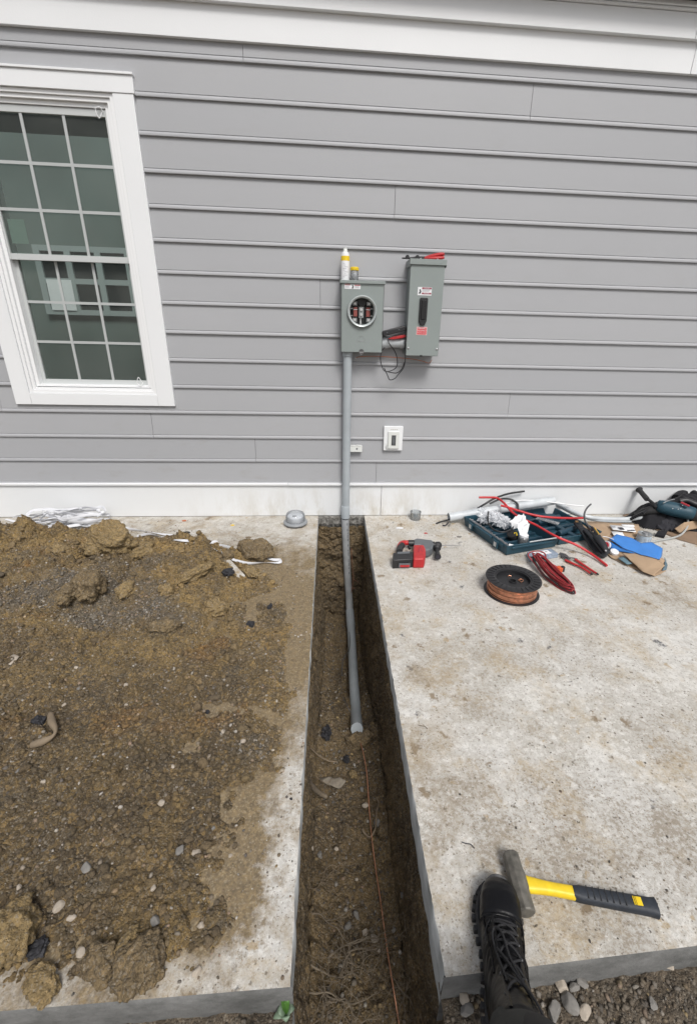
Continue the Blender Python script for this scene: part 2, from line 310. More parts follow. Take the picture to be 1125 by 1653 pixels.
# ------------------------------------------------------------------ mesh builder
def ico(sub):
    import bmesh
    bm = bmesh.new(); bmesh.ops.create_icosphere(bm, subdivisions=sub, radius=1)
    v = np.array([x.co[:] for x in bm.verts]); f = [[q.index for q in p.verts] for p in bm.faces]; bm.free(); return v, f
ICO = {k: ico(k) for k in (1, 2, 3, 4, 5)}
def catmull(P, n=8):
    P = [Vector(p) for p in P]
    if len(P) < 3: return P
    Q = [P[0]*2-P[1]]+P+[P[-1]*2-P[-2]]; o = []
    for i in range(1, len(Q)-2):
        a, b, c, d = Q[i-1:i+3]
        for k in range(n):
            s = k/n; o.append(.5*((2*b)+(c-a)*s+(2*a-5*b+4*c-d)*s*s+(3*b-a-3*c+d)*s**3))
    o.append(P[-1]); return o
class MB:
    def __init__(s): s.v = []; s.f = []; s.m = []; s.c = None
    def add(s, v, f, mi=0, T=None):
        k = len(s.v)
        v = [Vector(x) for x in v]
        if T is not None: v = [T @ x for x in v]
        s.v += v; s.f += [[i+k for i in q] for q in f]; s.m += [mi]*len(f); return s
    def box(s, lo, hi, mi=0, T=None):
        x0, y0, z0 = lo; x1, y1, z1 = hi
        return s.add([(x0,y0,z0),(x1,y0,z0),(x1,y1,z0),(x0,y1,z0),(x0,y0,z1),(x1,y0,z1),(x1,y1,z1),(x0,y1,z1)],
              [(3,2,1,0),(4,5,6,7),(0,1,5,4),(1,2,6,5),(2,3,7,6),(3,0,4,7)], mi, T)
    def prism(s, poly, z0, z1, mi=0, T=None, top=None):
        n = len(poly); top = top or poly
        a = sum(poly[i][0]*poly[(i+1)%n][1]-poly[(i+1)%n][0]*poly[i][1] for i in range(n))
        if a < 0: poly = poly[::-1]; top = top[::-1]
        v = [(x, y, z0) for x, y in poly]+[(x, y, z1) for x, y in top]
        return s.add(v, [list(range(n))[::-1], list(range(n, 2*n))]+[(i, (i+1)%n, n+(i+1)%n, n+i) for i in range(n)], mi, T)
    def rings(s, R_, mi=0, cap=True, T=None):
        n = len(R_[0]); v = [p for r in R_ for p in r]; f = []
        for j in range(len(R_)-1):
            for i in range(n): f.append((j*n+i, j*n+(i+1)%n, (j+1)*n+(i+1)%n, (j+1)*n+i))
        if cap: f.append(list(range(n))[::-1]); f.append([(len(R_)-1)*n+i for i in range(n)])
        return s.add(v, f, mi, T)
    def lathe(s, prof, o=(0,0,0), ax=(0,0,1), n=32, mi=0, cap=True, T=None):
        ax = Vector(ax).normalized(); q = ax.to_track_quat('Z', 'Y'); o = Vector(o)
        return s.rings([[o+q @ Vector((r*math.cos(2*math.pi*i/n), r*math.sin(2*math.pi*i/n), h)) for i in range(n)] for r, h in prof], mi, cap, T)
    def cyl(s, a, b, r0, r1=None, n=20, mi=0, cap=True, T=None):
        a = Vector(a); b = Vector(b); L = (b-a).length
        return s.lathe([(r0, 0), (r0 if r1 is None else r1, L)], a, b-a, n, mi, cap, T)
    def tube(s, P, r, n=10, k=8, mi=0, flat=None, twist=0, cap=True, T=None):
        P = catmull(P, k) if k > 1 else [Vector(p) for p in P]
        N = len(P); R_ = []; ref = None
        for i, p in enumerate(P):
            t_ = (P[min(i+1, N-1)]-P[max(i-1, 0)])
            if t_.length < 1e-9: t_ = Vector((0,0,1))
            t_.normalize()
            if ref is None:
                ref = t_.orthogonal().normalized()
                if flat: ref = (Vector((0,0,1)).cross(t_)); ref = ref.normalized() if ref.length > 1e-4 else t_.orthogonal().normalized()
            ref = (ref-t_*ref.dot(t_)); ref = ref.normalized() if ref.length > 1e-6 else t_.orthogonal().normalized()
            bi = t_.cross(ref); rr = r(i/(N-1)) if callable(r) else r
            a_, b_ = (rr, rr) if not flat else (rr, rr*flat)
            tw = twist*i/(N-1)
            ring = []
            for j in range(n):
                an = 2*math.pi*j/n; u, v_ = a_*math.cos(an), b_*math.sin(an)
                ring.append(p+ref*(u*math.cos(tw)-v_*math.sin(tw))+bi*(u*math.sin(tw)+v_*math.cos(tw)))
            R_.append(ring)
        return s.rings(R_, mi, cap, T)
    def blob(s, c, size, seed=0, sub=3, amp=.25, freq=1.6, rot=None, mi=0, facet=0, zmin=None, T=None, rough=0):
        v, f = ICO[sub]; c = Vector(c); size = Vector(size) if not isinstance(size, (int, float)) else Vector((size,)*3)
        rot = rot or Matrix.Identity(3); o = []; sv = Vector((seed*3.1, seed*1.7, seed*.9))
        for p in v:
            p = Vector(p); q = p*freq+sv
            d = 1+amp*noise.noise(q)*1.6+amp*.55*noise.noise(q*2.3)+amp*.35*noise.noise(q*5.1)+amp*.2*noise.noise(q*10)
            if facet: d += facet*(abs(noise.noise(q*1.3+Vector((5,5,5))))-.2)-facet*.5*(noise.voronoi(q*1.8)[0][0])
            if rough: d += rough*(1.2*noise.noise(q*9)+.9*noise.noise(q*17)-1.2*(noise.voronoi(q*3.2)[0][0]-.4)*1.6-.6*(noise.voronoi(q*8)[0][0]-.4))
            z = rot @ Vector((p.x*size.x*d, p.y*size.y*d, p.z*size.z*d))+c
            if zmin is not None and z.z < zmin: z.z = zmin
            o.append(z)
        return s.add(o, f, mi, T)
    def rock(s, c, size, seed=0, rot=None):
        rs_ = np.random.RandomState(seed); v, f = ICO[4]; n_ = rs_.normal(0, 1, (9, 3)); n_ /= np.linalg.norm(n_, axis=1, keepdims=True)
        r = np.minimum(1.08, (rs_.uniform(.62, .9, 9)[None]/np.clip(v@n_.T, .25, 2)).min(1)); rot = rot or Matrix.Identity(3); c = Vector(c)
        return s.add([rot @ Vector((p[0]*q*size[0], p[1]*q*size[1], p[2]*q*size[2]))*(1+.05*noise.noise(Vector(p)*5+Vector((seed, 0, 0))))+c for p, q in zip(v, r)], f)
    def build(s, name, mats, parent=None, bevel=0, smooth=None, seg=2, solid=0, origin=None, sub=0):
        if not isinstance(mats, (list, tuple)): mats = [mats]
        me = bpy.data.meshes.new(name)
        V = s.v
        if parent is not None: off = Mw(parent).inverted(); 
        else:
            if origin is None:
                A_ = np.array([x[:] for x in V]); lo = A_.min(0); hi = A_.max(0); origin = ((lo[0]+hi[0])/2, (lo[1]+hi[1])/2, lo[2])
            off = Matrix.Translation(-Vector(origin))
        V = [off @ Vector(x) for x in V]
        me.from_pydata([x[:] for x in V], [], s.f)
        for q in mats: me.materials.append(q)
        if len(mats) > 1: me.polygons.foreach_set('material_index', s.m)
        o = bpy.data.objects.new(name, me); col.objects.link(o)
        if parent is not None: o.parent = parent
        else: o.location = origin
        if smooth is not None:
            me.shade_smooth()
            if smooth < 179: me.set_sharp_from_angle(angle=R(smooth))
        me.validate()
        if bevel:
            b = o.modifiers.new('bevel', 'BEVEL'); b.width = bevel; b.segments = seg; b.limit_method = 'ANGLE'; b.angle_limit = R(35)
            if smooth is None: me.shade_smooth(); me.set_sharp_from_angle(angle=R(50))
        if solid:
            b = o.modifiers.new('solid', 'SOLIDIFY'); b.thickness = solid; b.offset = -1
        if sub:
            b = o.modifiers.new('sub', 'SUBSURF'); b.levels = sub; b.render_levels = sub
        return o
def Mw(o):
    M = Matrix.LocRotScale(o.location, o.rotation_euler, o.scale)
    return Mw(o.parent) @ M if o.parent else M
def tag(o, label=None, cat=None, group=None, kind=None):
    if label: o['label'] = label
    if cat: o['category'] = cat
    if group: o['group'] = group
    if kind: o['kind'] = kind
    return o
def thing(name, label, cat, loc=(0,0,0), group=None, rz=0):
    o = bpy.data.objects.new(name, None); col.objects.link(o); o.empty_display_size = .05
    o.location = loc; o.rotation_euler = (0, 0, rz); return tag(o, label, cat, group)
def text(s, size, mtl, name, parent, T, ext=.0004, w=None):
    c = bpy.data.curves.new(name, 'FONT'); c.body = s; c.size = size; c.extrude = ext; c.align_x = 'CENTER'; c.align_y = 'CENTER'
    tmp = bpy.data.objects.new('tmp', c); col.objects.link(tmp)
    bpy.context.view_layer.update()
    me = bpy.data.meshes.new_from_object(tmp.evaluated_get(bpy.context.evaluated_depsgraph_get()))
    bpy.data.objects.remove(tmp); bpy.data.curves.remove(c)
    if w:
        xs = [v.co.x for v in me.vertices]; k = w/(max(xs)-min(xs))
        for v in me.vertices: v.co.x *= k
    me.transform(Mw(parent).inverted() @ T); me.materials.clear(); me.materials.append(mtl)
    o = bpy.data.objects.new(name, me); col.objects.link(o); o.parent = parent; return o
def wallT(x, y, z, rot=0):       # text frame on a wall-parallel face (facing -Y)
    return Matrix.Translation((x, y, z)) @ Matrix.Rotation(R(90), 4, 'X') @ Matrix.Rotation(rot, 4, 'Z')

# sheet: polygon of 3D points -> subdivided thin sheet with wrinkles
def sheet(name, P, mtl, parent=None, th=.002, cuts=2, amp=.004, freq=14, seed=0, smooth=40, sag=None):
    import bmesh
    bm = bmesh.new(); vs_ = [bm.verts.new(Vector(p)) for p in P]; bm.faces.new(vs_)
    bmesh.ops.triangulate(bm, faces=bm.faces[:])
    for i in range(cuts):
        bmesh.ops.subdivide_edges(bm, edges=bm.edges[:], cuts=1, use_grid_fill=True)
        bmesh.ops.triangulate(bm, faces=bm.faces[:])
    sv = Vector((seed*2.3, seed, 0))
    for v in bm.verts:
        q = v.co*freq+sv
        v.co.z += amp*(noise.noise(q)+.5*noise.noise(q*2.1)); 
        if sag: v.co.z += sag(v.co)
    bmesh.ops.recalc_face_normals(bm, faces=bm.faces[:])
    if sum(f.normal.z for f in bm.faces) < 0: bmesh.ops.reverse_faces(bm, faces=bm.faces[:])
    b = MB(); b.add([v.co.copy() for v in bm.verts], [[q.index for q in f.verts] for f in bm.faces]); bm.free()
    return b.build(name, mtl, parent, smooth=smooth, solid=th)

def polydist(X, Y, poly):
    P = np.array(poly); n = len(P); D = np.full(X.shape, 1e9); ins = np.zeros(X.shape, bool)
    for i in range(n):
        a = P[i]; b = P[(i+1) % n]; ab = b-a
        t_ = np.clip(((X-a[0])*ab[0]+(Y-a[1])*ab[1])/(ab@ab), 0, 1)
        D = np.minimum(D, np.hypot(X-(a[0]+t_*ab[0]), Y-(a[1]+t_*ab[1])))
        c = ((a[1] > Y) != (b[1] > Y)) & (X < (b[0]-a[0])*(Y-a[1])/(b[1]-a[1]+1e-12)+a[0]); ins ^= c
    return np.where(ins, D, -D)
def field(name, poly, hfun, step, mtl, parent=None, pad=.05, cut=-.02, smooth=180, colr=None):
    P = np.array(poly); x0, y0 = P.min(0)-pad; x1, y1 = P.max(0)+pad
    xs = np.arange(x0, x1, step); ys = np.arange(y0, y1, step); X, Y = np.meshgrid(xs, ys)
    D = polydist(X, Y, poly); H = hfun(X, Y, D)
    dx, dy, H = (H if isinstance(H, tuple) else (0, 0, H))
    ny, nx = X.shape; keep = H > cut
    idx = -np.ones(X.shape, int); idx[keep] = np.arange(keep.sum())
    V = np.stack([(X+dx)[keep], (Y+dy)[keep], H[keep]], 1)
    a, b_, c, d = idx[:-1, :-1], idx[:-1, 1:], idx[1:, 1:], idx[1:, :-1]
    ok = (a >= 0) & (b_ >= 0) & (c >= 0) & (d >= 0)
    F = np.stack([a[ok], b_[ok], c[ok], d[ok]], 1)
    return npmesh(name, V, F, mtl, parent, smooth, colr(V) if colr else None)
def npmesh(name, V, F, mtl, parent=None, smooth=True, colr=None, origin=(0,0,0)):
    me = bpy.data.meshes.new(name)
    if parent is not None:
        Mi = np.array(Mw(parent).inverted()); V = V@Mi[:3, :3].T+Mi[:3, 3]
    k = F.shape[1]
    me.vertices.add(len(V)); me.vertices.foreach_set('co', V.astype(np.float32).ravel())
    me.loops.add(F.size); me.loops.foreach_set('vertex_index', F.astype(np.int32).ravel())
    me.polygons.add(len(F)); me.polygons.foreach_set('loop_start', np.arange(0, F.size, k, dtype=np.int32))
    me.update(calc_edges=True)
    if smooth: me.shade_smooth()
    me.materials.append(mtl)
    if colr is not None:
        ca = me.color_attributes.new('Col', 'FLOAT_COLOR', 'POINT')
        ca.data.foreach_set('color', (colr if colr.shape[1] == 4 else np.concatenate([colr, np.ones((len(colr), 1))], 1)).astype(np.float32).ravel())
    o = bpy.data.objects.new(name, me); col.objects.link(o)
    if parent is not None: o.parent = parent
    return o
PAL = np.array([(.34,.31,.27),(.20,.18,.155),(.42,.39,.34),(.16,.12,.08),(.12,.11,.10),(.34,.24,.17),(.25,.18,.10),(.5,.47,.43),(.09,.08,.075),(.22,.19,.15)])
def pebbles(name, pos, size, rs, mtl=None, sub=1, pal=None, flat=.7, sink=.3, prob=None, smooth=False, cc=None, rough=None):
    rs = np.random.RandomState(rs); v, f = ICO[sub] if sub > 0 else ICO[1]
    if sub == 0:
        g = (1+5**.5)/2
        v = np.array([(-1,g,0),(1,g,0),(-1,-g,0),(1,-g,0),(0,-1,g),(0,1,g),(0,-1,-g),(0,1,-g),(g,0,-1),(g,0,1),(-g,0,-1),(-g,0,1)])/1.9
        f = [(0,11,5),(0,5,1),(0,1,7),(0,7,10),(0,10,11),(1,5,9),(5,11,4),(11,10,2),(10,7,6),(7,1,8),(3,9,4),(3,4,2),(3,2,6),(3,6,8),(3,8,9),(4,9,5),(2,4,11),(6,2,10),(8,6,7),(9,8,1)]
    f = np.array(f); n = len(pos); k = len(v)
    sc_ = size[:, None]*rs.uniform(.65, 1.25, (n, 3)); sc_[:, 2] *= flat
    if rough:
        dv = rs.normal(0, 1, (n, 5, 3)); dv /= np.linalg.norm(dv, axis=2, keepdims=True); rad_ = np.ones((n, k))
        dots = np.einsum('kc,njc->nkj', v, dv); rad_ = np.minimum(1.15, (.62/np.clip(dots, .3, 2)).min(2)); rad_ = rad_*rs.uniform(1-rough*.5, 1+rough*.5, (n, k)); V = v[None]*rad_[:, :, None]*sc_[:, None, :]
    else: V = v[None]*rs.uniform(.78, 1.18, (n, k, 1))*sc_[:, None, :]
    a = rs.uniform(0, 6.28, n); b = rs.normal(0, .4, n)
    ca, sa, cb, sb = np.cos(a), np.sin(a), np.cos(b), np.sin(b)
    x = V[:, :, 0]; y = V[:, :, 1]*cb[:, None]-V[:, :, 2]*sb[:, None]; z = V[:, :, 1]*sb[:, None]+V[:, :, 2]*cb[:, None]
    V = np.stack([x*ca[:, None]-y*sa[:, None], x*sa[:, None]+y*ca[:, None], z], 2)
    V = V+pos[:, None, :]; V[:, :, 2] += (size*flat*(1-2*sink))[:, None]*.6
    p_ = PAL if pal is None else np.array(pal)
    c = p_[rs.choice(len(p_), n, p=prob)]*rs.uniform(.75, 1.25, (n, 1))
    if cc is not None: c = c*(1-cc[1][:, None])+cc[0]*cc[1][:, None]*rs.uniform(.6, 1.35, (n, 1))
    C = np.repeat(c, k, 0).clip(0, .8)
    F = (f[None]+(np.arange(n)*k)[:, None, None]).reshape(-1, 3)
    return npmesh(name, V.reshape(-1, 3), F, mtl or m_peb, None, smooth, C)

# ================================================================== HOUSE
TX0, TX1 = -.100, .268         # trench sides
FY = -2.808                    # slab front edge
house = thing('house', 'grey lap sided house wall with white trim standing behind the slab', 'house', (0, .1, 0))
E_ = .178; Z0 = .447
WX0, WX1, WZ0, WZ1 = -2.05, -1.205, .935, 2.585       # window opening (inside of casings)
joints = {}
for px, py in [(393,88),(857,165),(637,328),(517,470),(820,656),(247,687),(413,727),(607,760),(3,650)]:
    p = W(px, py); joints.setdefault(int(math.floor((p.z-Z0)/E_)), []).append(p.x)
rj = random.Random(5)
for i in range(-1, 15):
    for x in (-5.1, 4.3): joints.setdefault(i, []).append(x+rj.uniform(-.8, .8))
sb = MB()
prof = [(-.003, .178+.012), (-.0125, .026), (-.0125, .024), (-.0085, .0225), (-.0120, .0205), (-.0158, .015), (-.0172, .007), (-.0165, .0012), (-.0150, 0), (-.002, 0)]
for i in range(-1, 15):
    zb = Z0+E_*i
    segs = []; xs = sorted([-9.0]+joints.get(i, [])+[9.0])
    for a, b in zip(xs[:-1], xs[1:]):
        a += .0012; b -= .0012
        if zb+E_ > WZ0-.04 and zb < WZ1+.05:      # cut round the window
            cut0, cut1 = WX0-.05, WX1+.05
            for s0, s1 in ((a, min(b, cut0)), (max(a, cut1), b)):
                if s1-s0 > .01: segs.append((s0, s1))
        else: segs.append((a, b))
    segs = [(a, b, None) for a, b in segs]
    if zb < WZ0-.04 < zb+E_ and zb+.03 < .86: segs.append((WX0-.05, WX1+.05, (zb, .862)))
    if zb < 2.66 < zb+E_: segs.append((WX0-.05, WX1+.05, (2.66, zb+E_+.008)))
    for a, b, zc in segs:
        bow = rj.uniform(-.0012, .0012)
        P = [(y-(bow if k < 9 else 0), z) for k, (y, z) in enumerate(prof)]
        if zc is not None: P = [(P[0][0], zc[1]-zb), (P[0][0]-.006, zc[0]-zb), (-.002, zc[0]-zb)] if zc[0] > zb+.03 else [(-.009, zc[1]-zb)]+P[1:]
        n = len(P); v = [(a, y, zb+z) for y, z in P]+[(b, y, zb+z) for y, z in P]
        sb.add(v, [(k, k+1, n+k+1, n+k) for k in range(n-1)]+[list(range(n)), list(range(n, 2*n))[::-1]])
sb.build('siding', m_siding, house, smooth=25)
# sheathing behind the boards, with the window opening left free
sh = MB()
for lo, hi in (((-9, .0, .2), (WX0-.002, .12, 3.2)), ((WX1+.002, .0, .2), (9, .12, 3.2)), ((WX0, .001, .2), (WX1, .12, WZ0)), ((WX0, .001, WZ1), (WX1, .12, 3.2))): sh.box(lo, hi)
sh.build('sheathing', mat('dark_joint', (.10, .105, .11), .8), house)
# base board (skirt) with lip and seams
bb = MB()
bb.box((-9, -.012, .004), (W(615, 800).x-.0015, .1, .262)); bb.box((W(615, 800).x+.0015, -.0125, .004), (9, .1, .262))
bb.build('base_board', m_base, house, bevel=.002)
lp = MB(); xj = W(465, 780).x
lp.box((-9, -.030, .262), (xj-.001, .05, .2805)); lp.box((xj+.001, -.033, .2625), (9, .05, .279))
lp.build('base_lip', m_white, house, bevel=.003)
fr = MB(); xq = W(1108, 120).x; xq2 = W(1112, 60).x
fr.box((-9, -.032, 2.842), (xq-.001, .05, 2.985)); fr.box((xq+.001, -.0325, 2.842), (9, .05, 2.985))
fr.box((-9, -.060, 2.985), (xq2-.001, .05, 3.095)); fr.box((xq2+.001, -.0605, 2.985), (9, .05, 3.105))
fr.build('frieze_board', m_white, house, bevel=.002)
tr = MB(); tr.box((-9, -.075, 3.097), (W(1122, 30).x, .05, 3.108)); tr.box((-9, -.085, 3.110), (9, .05, 3.132))
tr.build('frieze_trim', m_white, house, bevel=.003)
so = MB(); so.box((-9, -.13, 3.136), (9, .1, 3.15)); so.box((-9, -.15, 3.128), (9, -.1305, 3.28)); so.build('soffit', m_soffit, house)
rf = MB(); rf.add([(-9,-.17,3.26),(9,-.17,3.26),(9,.7,3.66),(-9,.7,3.66),(-9,-.17,3.29),(9,-.17,3.29),(9,.7,3.69),(-9,.7,3.69)], [(3,2,1,0),(4,5,6,7),(0,1,5,4),(1,2,6,5),(2,3,7,6),(3,0,4,7)]); rf.build('roof', m_soffit, house)  # cut short behind the eave so daylight drops into the room

# window: casing, vinyl frame, two sashes, grids, panes
win = MB()
win.box((-2.155, -.030, .857), (-2.050, .0, 2.585)); win.box((-1.205, -.030, .857), (-1.092, .0, 2.585)); win.box((-2.0495, -.0295, .857), (-1.2055, .0, .935))
win.box((-2.162, -.034, 2.5855), (-1.083, .0, 2.665)); win.box((-2.166, -.042, 2.6655), (-1.079, .0, 2.677))
wo = win.build('window', m_white, house, bevel=.0018)
vf = MB()
X0, X1, ZB, ZT = -2.0495, -1.2055, .9355, 2.5845
for (d0, d1, y0) in ((0, .020, -.022), (.0203, .040, -.012), (.0403, .062, .004)):
    vf.box((X0+d0, y0, ZB+d0), (X0+d1, .11, ZT-d0)); vf.box((X1-d1, y0, ZB+d0), (X1-d0, .11, ZT-d0))
    vf.box((X0+d1, y0+.0006, ZB+d0), (X1-d1, .11, ZB+d1*.8+.004)); vf.box((X0+d1, y0+.0006, ZT-d1), (X1-d1, .11, ZT-d0))
vf.build('window_frame', m_vinyl, wo, bevel=.0015)
def sash(z0, z1, y, st, name):
    b = MB(); x0, x1 = X0+.0625, X1-.0625
    b.box((x0, y, z0), (x0+st, y+.03, z1)); b.box((x1-st, y, z0), (x1, y+.03, z1))
    b.box((x0+st, y+.0005, z0), (x1-st, y+.03, z0+.034)); b.box((x0+st, y+.0005, z1-.034), (x1-st, y+.03, z1))
    b.build('sash', m_grid if 0 else mat('sash_vinyl', (.50, .52, .52), .4), wo, bevel=.001)
    gx0, gx1, gz0, gz1 = x0+st, x1-st, z0+.034, z1-.034
    p = MB(); p.box((gx0, y+.012, gz0), (gx1, y+.016, gz1)); p.build('pane', m_glass, wo)
    g = MB()
    for k in (1, 2):
        x = gx0+(gx1-gx0)*k/3; z = gz0+(gz1-gz0)*k/3
        g.box((x-.008, y+.004, gz0), (x+.008, y+.010, gz1)); g.box((gx0, y+.0045, z-.008), (gx1, y+.0095, z+.008))
    g.build('muntin', m_grid, wo)
sash(1.745, 2.520, .012, .010, 'upper'); sash(.985, 1.785, .046, .022, 'lower')
for c, s in (((-1.283, .006, 2.508), 1), ((-1.30, .008, 1.012), -1)):
    a = Vector(c); lk = MB(); lk.tube([a, a+Vector((-.012, -.01, .018*s)), a+Vector((-.035, -.012, .004*s)), a+Vector((-.022, -.012, -.034*s)), a+Vector((-.004, -.008, -.006*s))], .0026, 6); lk.build('wire_clip', m_vinyl, wo, smooth=60)
nb = MB(); nb.box((-1.960, .0300, 1.835), (-1.862, .0306, 1.965), 0, None); nb.build('paper_note', mat('note_paper', (.30, .36, .33), .8), wo)
# the room behind the glass, unseen ceiling and wall gaps added to brighten it
rm = MB()
rm.box((-6.0, .1205, -.1), (-.9, 3.2, -.02)); rm.box((-6.0, .1205, 2.75), (-.9, 1.3, 2.8))
rm.box((-.98, .1205, -.02), (-.9, 3.2, 2.75)); rm.box((-5.2, 3.12, -.02), (-.98, 3.2, 4.4)); rm.box((-.98, 1.5, 2.75), (-.9, 3.2, 4.4))
rm.box((-6, .1205, -.02), (-5.92, .4, 2.75)); rm.box((-6, .4, -.02), (-5.92, 3.12, .3))
rm.build('room', m_room, house)
fw = MB(); a = W(60, 400, 3.1); b = W(222, 507, 3.1)
fw.box((a.x, 3.09, b.z), (b.x, 3.115, a.z), 1)
nn = 3
for k in range(nn+1):
    x = a.x+(b.x-a.x)*k/nn; fw.box((x-.035, 3.06, b.z-.03), (x+.035, 3.088, a.z+.03))
for k in range(3):
    z = b.z+(a.z-b.z)*k/2; fw.box((a.x, 3.062, z-.03), (b.x, 3.087, z+.03))
fw.box((a.x+.05, 3.05, b.z+.02), (a.x+.34, 3.055, b.z+.36), 2)
fw.build('interior_window', [m_curtain, m_paneldk, m_label], house)

# ================================================================== THINGS ON THE WALL
# meter socket
mx0, mx1, mz0, mz1, my = .072, .350, 1.252, 1.680, -.120
ms = thing('meter_socket', 'grey metal electric meter socket box with round opening mounted on siding', 'meter socket', ((mx0+mx1)/2, 0, mz0))
rc = Vector((.2095, my, 1.503)); rr = .080
mb = MB(); n = 48
# front plate with a round hole
circ = [(rc.x+rr*math.cos(2*math.pi*i/n), rc.z+rr*math.sin(2*math.pi*i/n)) for i in range(n)]
def sqr(i):
    an = 2*math.pi*i/n; c, s_ = math.cos(an), math.sin(an)
    tx = ((mx1 if c > 0 else mx0)-rc.x)/c if abs(c) > 1e-6 else 1e9; tz = ((mz1 if s_ > 0 else mz0)-rc.z)/s_ if abs(s_) > 1e-6 else 1e9
    t_ = min(tx, tz); return (rc.x+t_*c, rc.z+t_*s_)
outer = [sqr(i) for i in range(n)]
for cx_, cz_ in ((mx0, mz0), (mx1, mz0), (mx1, mz1), (mx0, mz1)):
    k = min(range(n), key=lambda i: (outer[i][0]-cx_)**2+(outer[i][1]-cz_)**2); outer[k] = (cx_, cz_)
v = [(x, my, z) for x, z in circ]+[(x, my, z) for x, z in outer]+[(x, my+.03, z) for x, z in circ]
mb.add(v, [(n+i, n+(i+1)%n, (i+1)%n, i) for i in range(n)]+[(i, (i+1)%n, 2*n+(i+1)%n, 2*n+i) for i in range(n)])
mb.box((mx0, my, mz0), (mx0+.002, 0, mz1)); mb.box((mx1-.002, my, mz0), (mx1, 0, mz1)); mb.box((mx0, my+.0005, mz0), (mx1, 0, mz0+.002)); mb.box((mx0, my+.0005, mz1-.002), (mx1, 0, mz1))
mb.build('enclosure', m_metal, ms, smooth=30)
hd = MB(); hd.box((mx0-.007, my-.009, mz1-.014), (mx1+.007, 0, mz1+.004)); hd.build('rain_hood', m_metal, ms, bevel=.002)
cv = MB(); cv.box((mx0+.006, my-.0035, mz0+.008), (mx0+.008, my-.0002, mz1-.016)); cv.box((mx0+.004, my-.003, mz1-.022), (mx1-.004, my-.0002, mz1-.019)); cv.build('cover_edge', m_metal, ms)
rg = MB(); rg.lathe([(.081, -.004), (.089, -.003), (.0965, .006), (.0965, .016), (.091, .021), (.084, .018), (.0805, .008), (.081, -.004)], rc, (0, -1, 0), 56, cap=False); rg.build('sealing_ring', m_ring, ms, smooth=60)
ins = MB(); ins.box((mx0+.004, -.012, mz0+.004), (mx1-.004, -.004, mz1-.004)); ins.build('back_plate', m_metal_dk, ms)
jw = MB(); jx, jz = rc.x, rc.z
jw.box((jx-.018, -.095, jz-.038), (jx+.012, -.075, jz+.028), 0)
for dz in (.012, -.018): jw.cyl((jx-.004, -.096, jz+dz), (jx-.004, -.102, jz+dz), .009, n=12, mi=1)
for sx in (-1, 1):
    jw.box((jx+sx*.042-.012, -.092, jz-.030), (jx+sx*.042+.012, -.07, jz+.026), 2)
    jw.box((jx+sx*.042-.0125, -.094, jz+.010), (jx+sx*.042+.0125, -.088, jz+.014), 1)
    for dz in (.048, -.052):
        jw.box((jx+sx*.046-.014, -.09, jz+dz-.012), (jx+sx*.046+.014, -.06, jz+dz+.012), 0)
        jw.cyl((jx+sx*.046, -.091, jz+dz), (jx+sx*.046, -.099, jz+dz), .008, n=6, mi=1)
    for dz in (-.025, .018): jw.box((jx+sx*.07-.012, -.098, jz+dz-.0015), (jx+sx*.07+.010, -.085, jz+dz+.0015), 1)
    jw.box((jx+sx*.078-.0015, -.098, jz-.025), (jx+sx*.078+.0015, -.085, jz+.018), 1)
jw.cyl((jx-.006, -.08, jz-.03), (jx-.006, -.08, jz-.085), .006, n=10, mi=1)
jw.cyl((jx, -.06, jz+.06), (jx, -.086, jz+.06), .028, n=24, mi=3)
jw.build('meter_jaws', [mat('jaw_steel', (.30, .31, .31), .45, metal=.4), mat('jaw_bright', (.6, .6, .6), .35, metal=.5), mat('jaw_red', (.24, .06, .05), .5), m_black], ms, smooth=40)
jl = MB(); jl.box((.094, my-.0012, 1.634), (.196, my-.0002, 1.664)); lo_ = jl.build('warning_label', m_label, ms)
s_ = MB(); s_.box((.096, my-.0018, 1.655), (.130, my-.0013, 1.663), 0); s_.box((.158, my-.0018, 1.654), (.194, my-.0013, 1.662), 0)
for k in range(3): s_.box((.098, my-.0018, 1.650-.0045*k), (.124, my-.0013, 1.6515-.0045*k), 2); s_.box((.160, my-.0018, 1.649-.0045*k), (.188, my-.0013, 1.6505-.0045*k), 2)
s_.prism([(-.007, -.010), (.003, -.012), (.007, -.002), (.002, .010), (-.004, .007), (-.001, .0)], 0, .0006, 1, Matrix.Translation((.146, my-.0013, 1.648)) @ Matrix.Rotation(R(90), 4, 'X'))
s_.build('label_print', [m_redlabel, m_ink, m_greyink], lo_)
lt = MB(); lt.cyl((.211, my+.004, mz0+.004), (.211, my-.007, mz0+.004), .016, n=20); lt.box((.198, my-.010, mz0-.006), (.224, my-.004, mz0+.003), 1); lt.tube([(.206, my-.012, mz0), (.204, my-.013, mz0-.012), (.210, my-.013, mz0-.016), (.215, my-.012, mz0-.010)], .0018, 6, mi=1)
lt.build('latch', [m_steel_dk, m_steel], ms, smooth=50)
eb = MB(); eb.box((.175, my-.0012, 1.318), (.243, my-.0002, 1.3195)); eb.box((.199, my-.0018, 1.3198), (.221, my-.0002, 1.3235)); eb.tube([(.185, my-.0008, 1.324), (.194, my-.0008, 1.345), (.209, my-.0008, 1.352), (.224, my-.0008, 1.345), (.234, my-.0008, 1.327)], .0008, 5); eb.build('embossed_mark', m_galv, ms)

